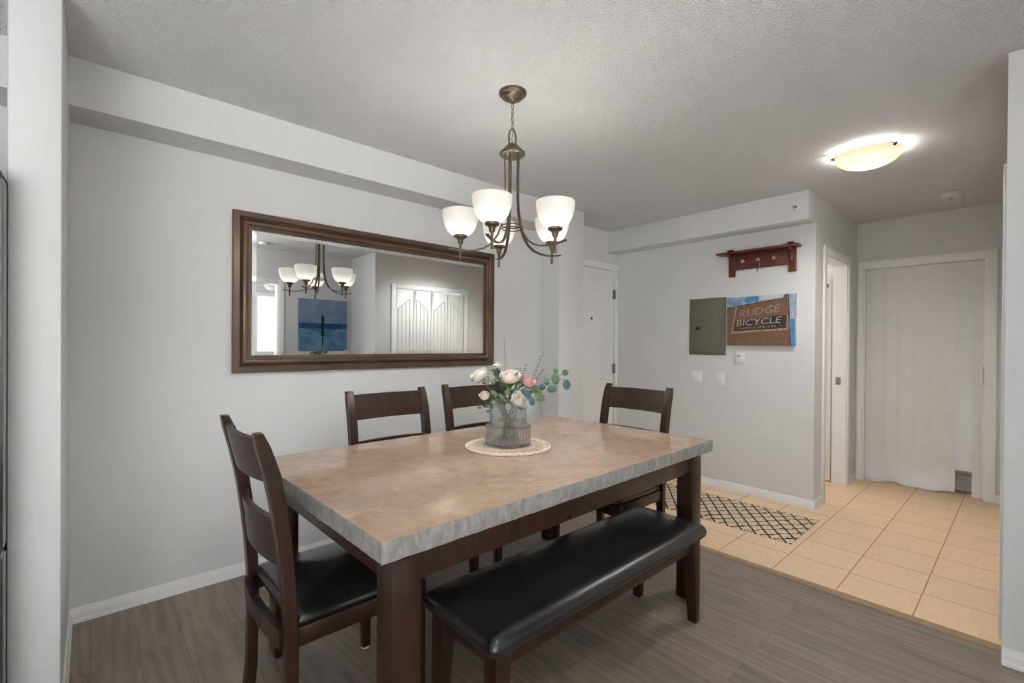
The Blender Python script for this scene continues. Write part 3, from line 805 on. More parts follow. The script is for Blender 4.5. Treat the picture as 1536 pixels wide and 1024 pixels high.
# canvas print with the painted brick sign
cp = thing('canvas_print', 'canvas photo print of an old painted bicycle sign on a brick building', 'picture', (XF, 1.535, 1.502))
CWW, CHH, CT = .540, .424, .030
def brick_mat():
    a = N('printed_brick'); c = a.coord(); sx = a.n('ShaderNodeSeparateXYZ'); a.l(c, sx.inputs[0])
    cb = a.n('ShaderNodeCombineXYZ'); a.l(sx.outputs[1], cb.inputs[0]); a.l(a.math('ADD', sx.outputs[2], a.math('MULTIPLY', sx.outputs[1], .09)), cb.inputs[1])
    br = a.n('ShaderNodeTexBrick'); a.l(cb.outputs[0], br.inputs['Vector'])
    br.inputs['Color1'].default_value = lin(98, 66, 54); br.inputs['Color2'].default_value = lin(124, 88, 72); br.inputs['Mortar'].default_value = lin(132, 110, 96)
    br.inputs['Scale'].default_value = 1; br.inputs['Brick Width'].default_value = .024; br.inputs['Row Height'].default_value = .0085; br.inputs['Mortar Size'].default_value = .0011
    col = a.mix(a.math('MULTIPLY', a.noise(c, 14, 4), .5), br.outputs['Color'], lin(106, 84, 66))
    a.set(Base_Color=col, Roughness=.75, Specular_IOR_Level=.2); return a.m
def patch_mat(name, a1, a2, sc=18):
    a = N(name); c = a.coord(); a.set(Base_Color=a.ramp(a.noise(c, sc, 4), [(.38, a1), (.62, a2)]), Roughness=.75, Specular_IOR_Level=.2); return a.m
pm = [patch_mat('printed_cloudy_sky', lin(176, 180, 186), lin(112, 140, 172), 9), brick_mat(), patch_mat('printed_dark_sign', lin(44, 46, 58), lin(84, 66, 56), 16),
      patch_mat('printed_cream_border', lin(168, 146, 124), lin(140, 112, 92), 40), patch_mat('printed_blue_sky', lin(62, 108, 158), lin(90, 134, 176), 14),
      patch_mat('printed_cream_letters', lin(178, 168, 150), lin(152, 138, 120), 60), patch_mat('printed_faded_letters', lin(164, 142, 122), lin(142, 116, 98), 50),
      patch_mat('printed_dark_edge', lin(58, 56, 54), lin(84, 78, 72), 30), patch_mat('printed_white_cloud', lin(200, 198, 196), lin(176, 180, 184), 14)]  # the dark edge slot is the printed roof line and building edge
m = MB(); m.mi = 0; m.box((-CT, -CWW/2, -CHH/2), (0, CWW/2, CHH/2))
lay = [0]
def poly(uv, mi):
    lay[0] += .00012; m.mi = mi
    m.face([(-CT-.0002-lay[0], CWW/2-CWW*u, -CHH/2+CHH*v) for u, v in uv])
E2 = .0
poly([(.30, .995), (.46, .998), (.49, .96), (.48, .90), (.30, .86), (.26, .93)], 4)
poly([(.52, .998), (.86, .998), (.84, .95), (.60, .91), (.50, .93)], 8)
poly([(0, 0), (.945, 0), (.925, .4), (.900, .93), (.883, .93), (.485, .887), (.16, .815), (0, .794)], 1)
poly([(0, .794), (.16, .815), (.485, .887), (.883, .93), (.883, .912), (.485, .868), (.16, .797), (0, .774)], 7)
poly([(.883, .93), (.898, 1.0), (.87, 1.0), (.835, .96), (.86, .94)], 7)
poly([(.898, 1), (.915, 1), (.955, 0), (.935, 0), (.915, .5)], 7)
poly([(.918, .52), (.995, .52), (.995, .0), (.955, 0)], 4)
poly([(.16, .81), (.135, .815), (.063, .245), (.095, .285)], 3)
poly([(.063, .245), (.913, .312), (.913, .352), (.085, .292)], 3)
poly([(.885, .60), (.913, .60), (.913, .33), (.885, .345)], 3)
poly([(.095, .293), (.885, .345), (.885, .60), (.70, .585), (.40, .53), (.13, .50)], 2)
def lettering(txt, u0, u1, v0, v1, cap, mi, shear=0):
    cu = bpy.data.curves.new('lettering', 'FONT'); cu.body = txt; cu.resolution_u = 2; cu.offset = 0.0
    ob = bpy.data.objects.new('lettering', cu); COL.objects.link(ob)
    bpy.context.view_layer.update()
    me = ob.evaluated_get(bpy.context.evaluated_depsgraph_get()).to_mesh()
    xs = [v.co.x for v in me.vertices]; ys = [v.co.y for v in me.vertices]
    xa, xb, ya, yb = min(xs), max(xs), min(ys), max(ys)
    lay[0] += .00015
    vs = []
    for v in me.vertices:
        tx, ty = (v.co.x-xa)/(xb-xa), (v.co.y-ya)/(yb-ya)
        u = u0+(u1-u0)*tx+shear*ty; w = v0+(v1-v0)*tx+cap*ty
        vs.append(m.b.verts.new((-CT-.0002-lay[0], CWW/2-CWW*u, -CHH/2+CHH*w)))
    for p in me.polygons:
        f = m.b.faces.new([vs[i] for i in p.vertices]); f.material_index = mi
    ob.to_mesh_clear(); COL.objects.unlink(ob); bpy.data.objects.remove(ob); bpy.data.curves.remove(cu)
lettering('RUDGE', .190, .775, .580, .665, .150, 6, .03)
lettering('BICYCLE', .145, .800, .395, .450, .125, 5, .02)
random.seed(3)
for k in range(13):      # a worn third line nobody can read
    if k == 6: continue
    u = .20+k*.043; v = .343+.03*(k/13); lay[0] += .00002
    for a, b, c, e in ((0, 0, .006, .034), (.010, .0, .026, .007), (.014, .018, .024, .034))[:random.randint(2, 3)]: poly([(u+a, v+b), (u+c, v+b), (u+c, v+e), (u+a, v+e)], 5)
m.build('canvas', pm, cp)

# coat rack shelf
cr = thing('coat_rack', 'cherry wood wall shelf with a row of metal knobs above the picture', 'coat rack', (XF, 1.545, 2.0))
m = MB(); m.box((-.105, -.315, .090), (0, .335, .108), .004); m.build('shelf_board', m_cherry, cr)
m = MB(); m.box((-.016, -.225, -.045), (0, .205, .09), .003); rail = m.build('back_board', m_cherry, cr)
for y in (.228, -.252):
    m = MB(); m.box((-.02, y-.028, -.105), (0, y+.028, .09), .003)
    m.box((-.09, y-.012, .062), (-.02, y+.012, .09), .002); m.box((-.05, y-.011, -.02), (-.02, y+.011, .07), .004); br_ = m.build('bracket', m_cherry, cr)
    m = MB()
    for s in (-1, 1): m.box((-.075, y+s*.012-.008, .108), (-.02, y+s*.012+.008, .130), .003)
    m.build('through_tenon', m_esp, br_)
for y in (.125, .0, -.125):
    m = MB(); m.lathe([(.006, 0), (.006, .022), (.014, .028), (.016, .036), (.011, .042), (0, .044)], 20, Matrix.Translation((-.016, y, .022)) @ Matrix.Rotation(-pi/2, 4, 'Y')); m.build('knob', m_knob, rail)
kt = thing('key_ring', 'small key ring hanging from the middle knob of the wall shelf', 'keys', (XF-.034, 1.548, 2.008))
m = MB(); m.tube([(0, .014*cos(2*pi*i/24), -.001+.014*sin(2*pi*i/24)) for i in range(25)], .0013, 6, cap=False); m.build('ring', m_knob, kt)
m = MB(); m.box((-.004, .001, -.088), (.0, .009, -.012), .001); m.lathe([(.011, 0), (.011, .003), (0, .003)], 16, Matrix.Translation((-.003, .005, -.024)) @ Matrix.Rotation(pi/2, 4, 'Y')); m.build('key', m_black, kt)
m = MB(); m.box((.002, -.012, -.045), (.006, -.004, -.013), .001); m.build('key', m_knob, kt)

# switches and plates on the foyer wall
def plate(name, label, cat, y, z, w, h, rockers, grp=None):
    t = thing(name, label, cat, (XF, y, z), 0, grp)
    m = MB(); m.box((-.006, -w/2, -h/2), (0, w/2, h/2), .002); m.build('cover_plate', m_plate, t)
    for k in range(rockers):
        yy = (k-(rockers-1)/2)*.046
        m = MB(); m.box((-.010, yy-.016, -.033), (-.005, yy+.016, .033), .002); m.build('rocker', m_plate, t)
    return t
plate('light_switch', 'white double light switch plate below the breaker panel', 'light switch', 2.10, .989, .118, .118, 2, 'white switch plates in the foyer')
plate('light_switch', 'white single light switch plate below and right of the breaker panel', 'light switch', 1.868, .986, .074, .116, 1, 'white switch plates in the foyer')
t = thing('thermostat', 'small white control box under the canvas picture', 'thermostat', (XF, 1.700, 1.183))
m = MB(); m.box((-.018, -.038, -.045), (0, .038, .045), .005); m.build('body', m_plate, t)
m = MB(); m.lathe([(.009, 0), (.008, .007), (0, .008)], 16, Matrix.Translation((-.018, .006, .018)) @ Matrix.Rotation(-pi/2, 4, 'Y')); m.build('dial', m_steel, t)
# sprinkler on the foyer bulkhead
t = thing('fire_sprinkler', 'chrome sidewall fire sprinkler on the foyer bulkhead', 'sprinkler', (XFB, 1.215, 2.36))
m = MB(); m.lathe([(.026, 0), (.024, .006), (.011, .010), (.010, .012), (0, .012)], 24, Matrix.Rotation(-pi/2, 4, 'Y')); m.build('escutcheon', m_plate, t)
m = MB(); m.tube([(-.01, 0, 0), (-.035, 0, 0)], .006, 10); m.box((-.055, -.014, .004), (-.02, .014, .007), .001); m.tube([(-.034, .009, 0), (-.048, .002, .003)], .002, 6); m.tube([(-.034, -.009, 0), (-.048, -.002, .003)], .002, 6); m.build('nozzle', m_steel, t)

# ceiling fixtures
LXY = (3.515, .668)
t = thing('ceiling_light', 'glowing alabaster bowl light flush on the foyer ceiling', 'ceiling light', (LXY[0], LXY[1], H))
m = MB(); m.lathe([(0, 0), (.075, 0), (.07, -.022), (0, -.024)], 32); m.build('mounting_pan', m_plate, t)
m = MB(); pr = [(.168*sin(pi/2*k/10), -.026-.080*cos(pi/2*k/10)) for k in range(11)]
m.lathe(pr+[(.170, -.024), (.164, -.024)]+[(max(0, r-.005), z+.004) for r, z in pr[::-1]], 48, close=True); m.build('glass_bowl', m_alab, t)
for k in range(3):
    a = YAW+pi+radians(120*k+8)
    m = MB(); e = Vector((cos(a), sin(a), 0)); m.strap([e*.115+Vector((0, 0, -.004)), e*.165+Vector((0, 0, -.018)), e*.178+Vector((0, 0, -.026)), e*.172+Vector((0, 0, -.040))], (-sin(a), cos(a), 0), .016, .004)
    m.sphere(e*.182+Vector((0, 0, -.03)), .008, 10); m.build('clip', m_bronze, t)
m = MB(); m.sphere((0, 0, -.055), .016); m.build('bulb', m_bulb, t)
L = bpy.data.lights.new('foyer_bulb_light', 'POINT'); L.energy = FOYER_W; L.color = (1, .92, .80); L.shadow_soft_size = .05
lo = bpy.data.objects.new('foyer_bulb_light', L); COL.objects.link(lo); lo.parent = t; lo.location = (0, 0, -.060)
lamp_down('foyer_down_light', t, (0, 0, -.114), FOYER_DOWN, (1, .985, .955), 0, .9, 164)
def detector(label, x, y, r=.062):
    t = thing('smoke_detector', label, 'smoke detector', (x, y, H))
    m = MB(); m.lathe([(0, 0), (r, 0), (r*1.02, -.012), (r*.92, -.026), (r*.6, -.032), (0, -.033)], 32); b = m.build('housing', m_plate, t)
    m = MB(); m.lathe([(.012, -.032), (.012, -.036), (0, -.037)], 16); m.build('test_button', m_steel, t)
detector('white round smoke detector on the hall ceiling', 4.97, .415)
detector('white round detector reflected near the mirror corner, nearer the dining table', 1.484, .28, .055)
detector('white round detector reflected near the mirror corner, further toward the rear opening', 1.53, -.33, .055)

# ------------------------------------------------------------------ door mat
t = thing('door_mat', 'beige floor mat with a brown diamond lattice pattern on the tiles', 'rug', (3.68, 1.70, 0))
m = MB(); m.box((-.30, -.675, 0), (.30, .675, .006), .002); m.build('pile', m_rug, t)

# ------------------------------------------------------------------ placemat, vase, flowers
VC = Vector((1.480, 1.665, TH))
t = thing('woven_placemat', 'round whitewashed woven placemat under the glass vase', 'placemat', VC)
m = MB(); m.lathe([(0, 0), (.196, 0), (.196, .003), (.0, .003)], 64); m.build('backing', m_jute2, t)
m = MB()
for r, q in ((.198, .0075), (.184, .005), (.118, .005), (.105, .004)):
    NN = 96
    for s in (0, 1):
        m.tube([((r+.003*cos(i*pi/2+s*pi))*cos(2*pi*i/NN), (r+.003*cos(i*pi/2+s*pi))*sin(2*pi*i/NN), .005+.002*sin(i*pi/2+s*pi)) for i in range(NN+1)], q*.6, 6, cap=False)
for k in range(40):
    a = 2*pi*k/40; c = Vector((.151*cos(a), .151*sin(a), .005)); e = Vector((cos(a), sin(a), 0)); n_ = Vector((-sin(a), cos(a), 0))
    m.tube([c+e*.031*cos(2*pi*i/14)+n_*.0125*sin(2*pi*i/14) for i in range(15)], .0024, 6, cap=False)
for j in range(8): m.tube([((.02+.0105*j)*cos(2*pi*i/48), (.02+.0105*j)*sin(2*pi*i/48), .005) for i in range(49)], .0052, 6, cap=False)
m.build('weave', m_jute, t)

ZB = .0115
vz = thing('flower_vase', 'two-tier ribbed clear glass vase on the woven placemat', 'vase', VC+Vector((0, 0, ZB)))
out = [(.0, 0), (.096, 0), (.104, .004), (.1075, .012), (.108, .05), (.108, .088), (.106, .0945), (.100, .0965), (.090, .0975), (.0885, .102), (.0885, .15), (.0885, .208), (.0875, .2125)]
inn = [(.0845, .2125), (.0840, .208), (.0840, .104), (.086, .0945), (.098, .092), (.1025, .088), (.1030, .014), (.096, .009), (0, .009)]
m = MB(); m.lathe(out+inn, 300, rib=(60, .0014)); m.build('glass_body', m_glass, vz)

fl_r, fl_f = Vector((sin(YAW), -cos(YAW), 0)), Vector((cos(YAW), sin(YAW), 0))
def bq(l, d, z): return Vector((VC.x, VC.y, 0))+fl_r*l+fl_f*d+Vector((0, 0, z))
def bp_(px, py, d=0): return bq((px-761)*.00320, d, 1.29-(py-516)*.00320)
def orient(p, d):
    z = Vector(d).normalized(); x = Vector((0, 0, 1)).cross(z)
    x = x.normalized() if x.length > 1e-3 else Vector((1, 0, 0)); y = z.cross(x)
    Mx = Matrix((x, y, z)).transposed().to_4x4(); Mx.translation = p; return Mx
random.seed(11)
def foot():
    a = random.uniform(0, 2*pi); r = random.uniform(.02, .055); return Vector((VC.x+r*cos(a), VC.y+r*sin(a), TH+ZB+.025))
def stem_path(tip, base=None, sag=.0):
    base = base or foot(); mouth = Vector((VC.x, VC.y, 0))+(Vector((tip.x-VC.x, tip.y-VC.y, 0)))*.45
    h = Vector((mouth.x-VC.x, mouth.y-VC.y, 0))
    if h.length > .072: h = h*.072/h.length
    mouth = Vector((VC.x, VC.y, TH+ZB+.217))+h
    pts = []
    for i in range(11):
        t = i/10; pts.append(base*(1-t)**2+mouth*2*t*(1-t)+tip*t*t if True else None)
    # make sure the curve passes inside the neck
    pts = [base.lerp(mouth, i/6) for i in range(6)]+[mouth.lerp(tip, i/6)+Vector((0, 0, sag*sin(pi*i/6))) for i in range(7)]
    return pts
def bloom(m, R, Hh, layers, seg=5):
    for L in range(layers):
        k = L/(layers-1); n = 4+int(k*3); Rr = R*(.18+.82*k); hh = Hh*(1.02-.28*k)
        for j in range(n):
            az = 2*pi*j/n+L*.9+random.uniform(-.15, .15); spread = pi/n*1.35; lift = random.uniform(.92, 1.06)
            curl = .25+.5*k
            def fn(u, v):
                uu = 2*u-1; w = (sin(pi*(.12+.70*v)))**.6; a = az+uu*spread*w
                rr = Rr*(.10+.90*sin(min(1, v*1.25)*pi/2)**.8)*(1+.12*k*max(0, v-.8)*5*curl) - (1-k)*Rr*.25*v*v
                zz = hh*lift*(v**1.3)*(1-.16*uu*uu*v) - (.05*R if k > .8 else 0)
                return (rr*cos(a), rr*sin(a), zz)
            m.grid(fn, seg, 5)
def leaf(m, p, d, nrm, L, w, fold=.2, pointy=1.0):
    d = Vector(d).normalized(); nrm = Vector(nrm); s = d.cross(nrm).normalized(); n2 = s.cross(d).normalized()
    def fn(u, v):
        uu = 2*u-1; ww = w*(sin(pi*min(1, max(0, v)))**(.55 if pointy < .5 else .9))
        q = p+d*(L*v)+s*(uu*ww)+n2*(-abs(uu)*ww*fold - L*.25*v*v*.6)
        return q
    m.grid(fn, 4, 7)
    m.grid(lambda u, v: Vector(fn(u, v))-n2*.0007, 4, 7)
def flower(name, label, cat, tip, R, Hh, mat, direction, layers=5, grp=None, leaves=0):
    t = thing(name, label, cat, (0, 0, 0), 0, grp)
    m = MB(); m.M = orient(tip, direction); bloom(m, R, Hh, layers); m.build('bloom', mat, t, normals=False)
    m = MB(); m.M = orient(tip, direction)
    for j in range(5):
        a = 2*pi*j/5; leaf(m, Vector((0, 0, -.004)), (cos(a), sin(a), .35), (-cos(a)*.3, -sin(a)*.3, 1), R*.75, R*.2)
    m.build('sepals', m_leafm, t, normals=False)
    m = MB(); m.tube(stem_path(tip-Vector(direction).normalized()*.002), .0019, 7); m.build('stem', m_stem, t)
    if leaves:
        m = MB()
        for j in range(leaves):
            a = random.uniform(0, 2*pi); b = tip-Vector(direction).normalized()*(.02+.012*j)
            leaf(m, b, (cos(a), sin(a), random.uniform(-.5, .3)), (0, 0, 1), random.uniform(.03, .045), .010)
        m.build('leaves', m_leafm, t, normals=False)
    return t
view = -fl_f
G = 'flower stems in the glass vase'
flower('white_ranunculus', 'large cream ranunculus at the upper left of the bouquet', 'flower', bp_(721, 568, .0), .045, .048, m_petal, -fl_r*.55+view*.35+Vector((0, 0, .75)), 6, G, 2)
flower('white_ranunculus', 'large white ranunculus at the top centre of the bouquet', 'flower', bp_(764, 571, -.02), .047, .052, m_petal, view*.45+Vector((0, 0, .9)), 6, G, 3)
flower('white_ranunculus', 'open white ranunculus low on the right, over the vase rim', 'flower', bp_(777, 599, -.09), .041, .042, m_petal, view*.75+fl_r*.25+Vector((0, 0, .65)), 6, G, 3)
flower('white_rosebud', 'blush white rosebud low at the left of the bouquet', 'flower', bp_(728, 598, -.03), .024, .046, m_petal2, -fl_r*.25+view*.3+Vector((0, 0, .9)), 4, G, 4)
flower('white_rosebud', 'tiny white bud hanging over the front of the vase rim', 'flower', bp_(761, 604, -.098), .014, .022, m_petal, view*.9+Vector((0, 0, -.15)), 4, G, 0)
flower('white_blossom', 'pale bluish white blossom reaching up at the upper left', 'flower', bp_(745, 556, .03), .019, .045, m_petal, Vector((0, 0, 1))-fl_r*.1, 3, G, 2)
flower('pink_lily', 'pink open flower right of the bouquet centre', 'flower', bp_(789, 577, -.05), .030, .050, m_pink, fl_r*.3+view*.35+Vector((0, 0, .85)), 3, G, 2)
flower('coral_blossom', 'small coral blossom between the white and pink flowers', 'flower', bp_(780, 572, -.02), .018, .032, m_coral, view*.3+Vector((0, 0, .9)), 3, G, 0)
def disc_leaf(m, c, nrm, rx, ry, ang):
    nrm = Vector(nrm).normalized(); x = Vector((0, 0, 1)).cross(nrm).normalized(); y = nrm.cross(x)
    x, y = x*cos(ang)+y*sin(ang), -x*sin(ang)+y*cos(ang)
    def fn(u, v):
        a = 2*pi*u; r = v; return c+x*(rx*r*cos(a))+y*(ry*r*sin(a))+nrm*(.18*rx*(r*r)*(-1)+.10*rx*r*r*cos(2*a))
    m.grid(fn, 16, 4); m.grid(lambda u, v: Vector(fn(u, v))-nrm*.0008, 16, 4)
def euc(label, tipxy, leaves, mat):
    t = thing('eucalyptus_sprig', label, 'eucalyptus', (0, 0, 0), 0, G)
    tip = bp_(*tipxy); path = stem_path(tip, sag=.012)
    m = MB(); m.tube(path, .0015, 6)
    for (x, y, rx, ry, a, d) in leaves:
        c = bp_(x, y, d); q = min(path[5:], key=lambda p: (p-c).length); m.tube([q, q.lerp(c, .5)+Vector((0, 0, .002)), c], .0009, 5)
    m.build('stem', m_stem, t)
    m = MB()
    for (x, y, rx, ry, a, d) in leaves:
        disc_leaf(m, bp_(x, y, d), view+Vector((random.uniform(-.3, .3), random.uniform(-.3, .3), random.uniform(.0, .5))), rx*.0030, ry*.0030, a)
    m.build('leaves', mat, t, normals=False)
euc('teal eucalyptus sprig reaching furthest out to the right', (843, 567, -.03), [(847, 575, 6.2, 8.2, .1, -.03), (825, 581, 8.0, 6.2, .2, -.04), (811, 580, 6, 5, .4, -.02)], m_euc)
euc('green eucalyptus sprig rising to the right of the pink flower', (846, 559, .0), [(846, 558, 5.4, 5.2, .5, .0), (831, 567, 6.6, 9.6, .2, -.01), (832, 556, 4.2, 5.0, 0, .01), (818, 572, 5, 5.5, .3, .02)], m_eucg)
euc('dark teal eucalyptus sprig drooping beside the low white flower', (796, 596, -.10), [(789, 588, 5.2, 9.5, .55, -.10), (795, 597, 4.6, 7.0, .15, -.105), (783, 584, 4.5, 5, .3, -.09)], m_euc)
euc('light green leafy sprig below the pink flower', (806, 584, -.07), [(805, 588, 6.4, 8.6, .1, -.07), (800, 580, 5, 6, .6, -.05), (811, 594, 3.6, 5.5, -.4, -.06)], m_leafm)
def foliage(label, tip, box, n, rx, ry, mat, depth, seed):
    """a leafy stem with broad leaves turned to the light"""
    random.seed(seed)
    t = thing('leafy_stem', label, 'foliage', (0, 0, 0), 0, G)
    path = stem_path(bp_(*tip)); mb, ml = MB(), MB(); mb.tube(path, .0015, 6)
    for k in range(n):
        x, y = random.uniform(box[0], box[2]), random.uniform(box[1], box[3]); d = depth+random.uniform(-.035, .035)
        c = bp_(x, y, d); q = min(path[4:], key=lambda p: (p-c).length); mb.tube([q, q.lerp(c, .5)+Vector((0, 0, .003)), c], .0009, 5)
        out = (c-bp_(761, 600, 0)).normalized()
        ang = atan2(-out.dot(fl_r), max(.05, out.z))*.9+random.uniform(-.5, .5)
        sc = random.uniform(.75, 1.15)
        disc_leaf(ml, c, view+fl_r*random.uniform(-.5, .5)+Vector((0, 0, random.uniform(-.1, .8))), rx*sc, ry*sc, ang)
    mb.build('stem', m_stem, t); ml.build('leaves', mat, t, normals=False)
foliage('dark green broad leaved stem filling the middle of the bouquet', (752, 570, .01), (737, 556, 776, 598), 22, .0085, .024, m_leafd, .0, 21)
foliage('mid green broad leaved stem in the front of the bouquet', (766, 585, -.06), (741, 574, 800, 601), 16, .0080, .021, m_leafm, -.06, 22)
foliage('grey green broad leaved stem at the left of the bouquet', (738, 572, .0), (727, 560, 752, 600), 13, .0075, .020, m_silver, -.01, 23)
foliage('olive green leaved stem under the left rosebud', (724, 602, -.03), (715, 597, 738, 609), 6, .0080, .015, m_leafm, -.03, 24)
# feathery fillers
def sprig(name, label, cat, tip, n, L, w, mat, spread, span=.55, thick=.001):
    t = thing(name, label, cat, (0, 0, 0), 0, G); path = stem_path(tip)
    m = MB(); m.tube(path, [.0014]*6+[.0013-.0001*i for i in range(7)], 6); m.build('stem', m_stem, t)
    m = MB(); a0 = path[6]
    for k in range(n):
        f = 1-span*k/n; p = a0.lerp(tip, f)
        for s in (-1, 1):
            az = random.uniform(-.5, .5)
            d = fl_r*s*cos(az)+fl_f*sin(az)+Vector((0, 0, random.uniform(.1, .8)*spread)); leaf(m, p, d, (0, 0, 1) if abs(d.z) < .9 else view, L*random.uniform(.7, 1.1)*(.55+.45*k/n), w, .1)
    m.build('leaves', mat, t, normals=False); return t
sprig('eucalyptus_spray', 'tall thin spray standing up before the mirror corner', 'eucalyptus', bp_(754, 504, .03), 13, .018, .0034, m_navy, .6, .8)
sprig('eucalyptus_spray', 'thin dark leaved spray arching up to the right of the bouquet', 'eucalyptus', bp_(813, 529, .0), 11, .019, .0058, m_navy, .9, .85)
sprig('eucalyptus_spray', 'dark leaved spray above the coral blossom', 'eucalyptus', bp_(788, 545, .01), 10, .020, .0060, m_navy, 1.0, .7)
sprig('filler_spray', 'grey green feathery filler left of the eucalyptus leaves', 'filler plant', bp_(812, 553, -.01), 18, .030, .0030, m_silver, 1.2, .7)
sprig('filler_spray', 'grey green feathery filler above the vase centre', 'filler plant', bp_(776, 553, .02), 16, .026, .0030, m_silver, 1.2, .6)
sprig('filler_spray', 'grey green filler tuft hanging under the light green leaves', 'filler plant', bp_(815, 598, -.05), 14, .024, .0030, m_silver, .6, .7)
sprig('leafy_stem', 'dark green leafy stem left of the bouquet centre', 'foliage', bp_(744, 550, -.01), 13, .044, .014, m_leafd, .6, .95)
sprig('leafy_stem', 'mid green leafy stem behind the upper left ranunculus', 'foliage', bp_(735, 556, .03), 11, .036, .012, m_leafm, .5, .9)

# ------------------------------------------------------------------ refrigerator at the left edge
fr = thing('refrigerator', 'stainless steel refrigerator at the left edge beside the wing wall', 'refrigerator', (-.218, 2.86, 0))
m = MB(); m.box((-.80, -.62, .02), (-.006, 0, 1.79), .008); m.build('cabinet', m_dark, fr)
m = MB(); m.box((-.80, -.752, .64), (-.395, -.675, 1.79), .012, 3); d1 = m.build('door', m_steel, fr)
m = MB(); m.box((-.385, -.752, .64), (.019, -.675, 1.79), .012, 3); d2 = m.build('door', m_steel, fr)
m = MB(); m.box((-.80, -.752, .05), (.019, -.675, .63), .012, 3); d3 = m.build('freezer_drawer', m_steel, fr)
m = MB(); m.box((-.80, -.676, .05), (.012, -.61, 1.78), .002); m.build('door_gasket', m_black, fr)
for d_, x in ((d1, -.43), (d2, -.35)):
    m = MB(); m.tube([(x, -.752, .80), (x, -.79, .82), (x, -.79, 1.50), (x, -.752, 1.52)], .011, 10); m.build('handle', m_steel, d_)
m = MB(); m.tube([(-.70, -.752, .56), (-.68, -.79, .56), (-.10, -.79, .56), (-.08, -.752, .56)], .011, 10); m.build('handle', m_steel, d3)
m = MB(); m.box((-.05, -.74, 1.785), (.012, -.60, 1.815), .006); m.build('hinge_cover', m_dark, fr)

# ------------------------------------------------------------------ bathroom hook seen through the opening, added unseen lights
t = thing('robe_hook', 'small black hook high on the open bathroom door', 'hook', (BX1-.010, YH+.185, 1.865))
m = MB(); m.box((-.006, -.035, -.018), (0, .035, .018), .002); m.build('back_plate', m_blackmetal, t)
for y in (-.02, .02):
    m = MB(); m.tube([(-.006, y, 0), (-.022, y, -.014), (-.036, y, -.006), (-.038, y, .012)], .004, 8); m.build('prong', m_blackmetal, t)
t = thing('added_bathroom_light', 'unseen white dome light added to brighten the bathroom', 'ceiling light', (5.2, 2.0, H))  # added lamp, out of view, so the bathroom is not dark
m = MB(); m.lathe([(0, 0), (.12, 0), (.11, -.05), (.06, -.08), (0, -.088)], 32); m.build('dome', m_shade, t)
L = bpy.data.lights.new('added_bathroom_bulb_light', 'POINT'); L.energy = BATH_W; L.color = (1, .93, .84); L.shadow_soft_size = .08
lo = bpy.data.objects.new('added_bathroom_bulb_light', L); COL.objects.link(lo); lo.parent = t; lo.location = (0, 0, -.17)

t = thing('added_fill_light', 'unseen white dome light added as fill for the dining area', 'ceiling light', (.72, -.02, H))  # added fill lamp, out of view, lifting table, floor and walls
m = MB(); m.lathe([(0, 0), (.17, 0), (.16, -.06), (.09, -.10), (0, -.11)], 32); m.build('dome', m_shade, t)
L = bpy.data.lights.new('added_fill_bulb_light', 'POINT'); L.energy = FILL_W; L.color = (1, .985, .96); L.shadow_soft_size = .15
lo = bpy.data.objects.new('added_fill_bulb_light', L); COL.objects.link(lo); lo.parent = t; lo.location = (0, 0, -.28)

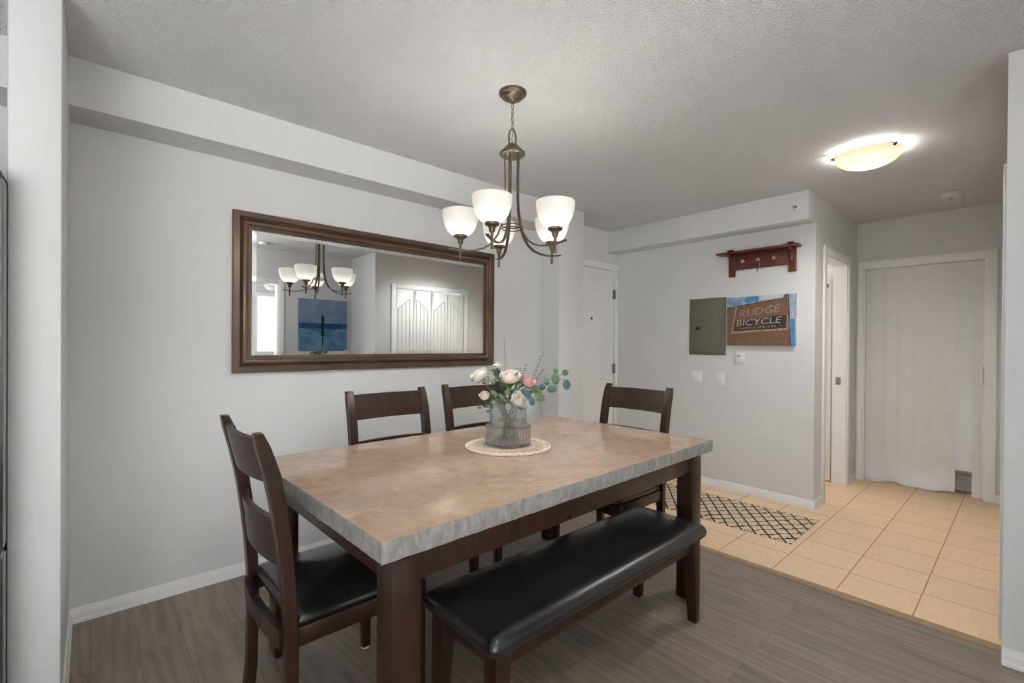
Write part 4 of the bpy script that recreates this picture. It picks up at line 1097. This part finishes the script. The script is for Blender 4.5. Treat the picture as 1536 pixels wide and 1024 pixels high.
# ------------------------------------------------------------------ behind the camera, seen in the mirror
t = thing('seascape_painting', 'blue seascape with a lone post on the rear wall, reflected in the mirror', 'painting', (2.365, QY+.002, 1.40))
pw, ph, pt_ = .65, .96, .03
pms = [patch_mat('painted_grey_sky', lin(112, 130, 158), lin(128, 146, 172), 5), patch_mat('painted_deep_sea', lin(34, 66, 118), lin(44, 82, 136), 12), patch_mat('painted_shallow_sea', lin(64, 104, 142), lin(98, 136, 166), 9), patch_mat('painted_dark_post', lin(24, 30, 48), lin(34, 40, 58), 30), patch_mat('painted_foam', lin(120, 150, 178), lin(160, 180, 198), 14)]
m = MB(); m.mi = 0; m.box((-pw/2, 0, -ph/2), (pw/2, pt_, ph/2))
def pp(pts, mi, e): m.mi = mi; m.face([(x, pt_+e, z) for x, z in pts])
pp([(-pw/2, .155), (pw/2, .155), (pw/2, .08), (-pw/2, .08)], 1, .0006)
pp([(-pw/2, .082), (pw/2, .082), (pw/2, -ph/2), (-pw/2, -ph/2)], 2, .0005)
pp([(-pw/2, -.30), (-.1, -.22), (.12, -.28), (pw/2, -.2), (pw/2, -.40), (-pw/2, -.42)], 4, .0008)
pp([(-.028, .26), (.004, .26), (.008, -.02), (-.03, -.02)], 3, .0010)
pp([(-.022, -.03), (.0, -.03), (-.004, -.16), (-.018, -.16)], 3, .0010)
m.build('canvas', pms, t)
t = thing('ceiling_fan', 'white ceiling fan with a glowing bowl light reflected at the left of the mirror', 'ceiling fan', (2.06, -1.95, H))
m = MB(); m.lathe([(0, 0), (.07, 0), (.065, -.04), (.02, -.05), (.018, -.20), (.10, -.21), (.12, -.25), (.11, -.29), (.05, -.305), (0, -.305)], 32); m.build('motor', m_plate, t)
for k in range(5):
    m = MB(); m.M = Matrix.Rotation(radians(72*k+20), 4, 'Z') @ Matrix.Rotation(radians(10), 4, 'X'); m.box((.11, -.055, -.252), (.55, .055, -.244), .003); m.build('blade', m_door, t)
m = MB(); m.lathe([(.06, -.305), (.12, -.315), (.115, -.35), (.075, -.39), (0, -.405)], 32); m.build('light_bowl', m_shade, t)
L = bpy.data.lights.new('fan_bulb_light', 'POINT'); L.energy = BED_W; L.color = (1, .95, .88); L.shadow_soft_size = 0
lo = bpy.data.objects.new('fan_bulb_light', L); COL.objects.link(lo); lo.parent = t; lo.location = (0, 0, -.54)
t = thing('door_chime', 'grey wall chime box beside the closet doors, reflected at the mirror right edge', 'chime', (4.66, YR, 2.12))
m = MB(); m.box((-.06, 0, -.10), (.06, .04, .10), .004); m.build('cover', plain('grey_plastic', lin(150, 152, 152), .5), t)
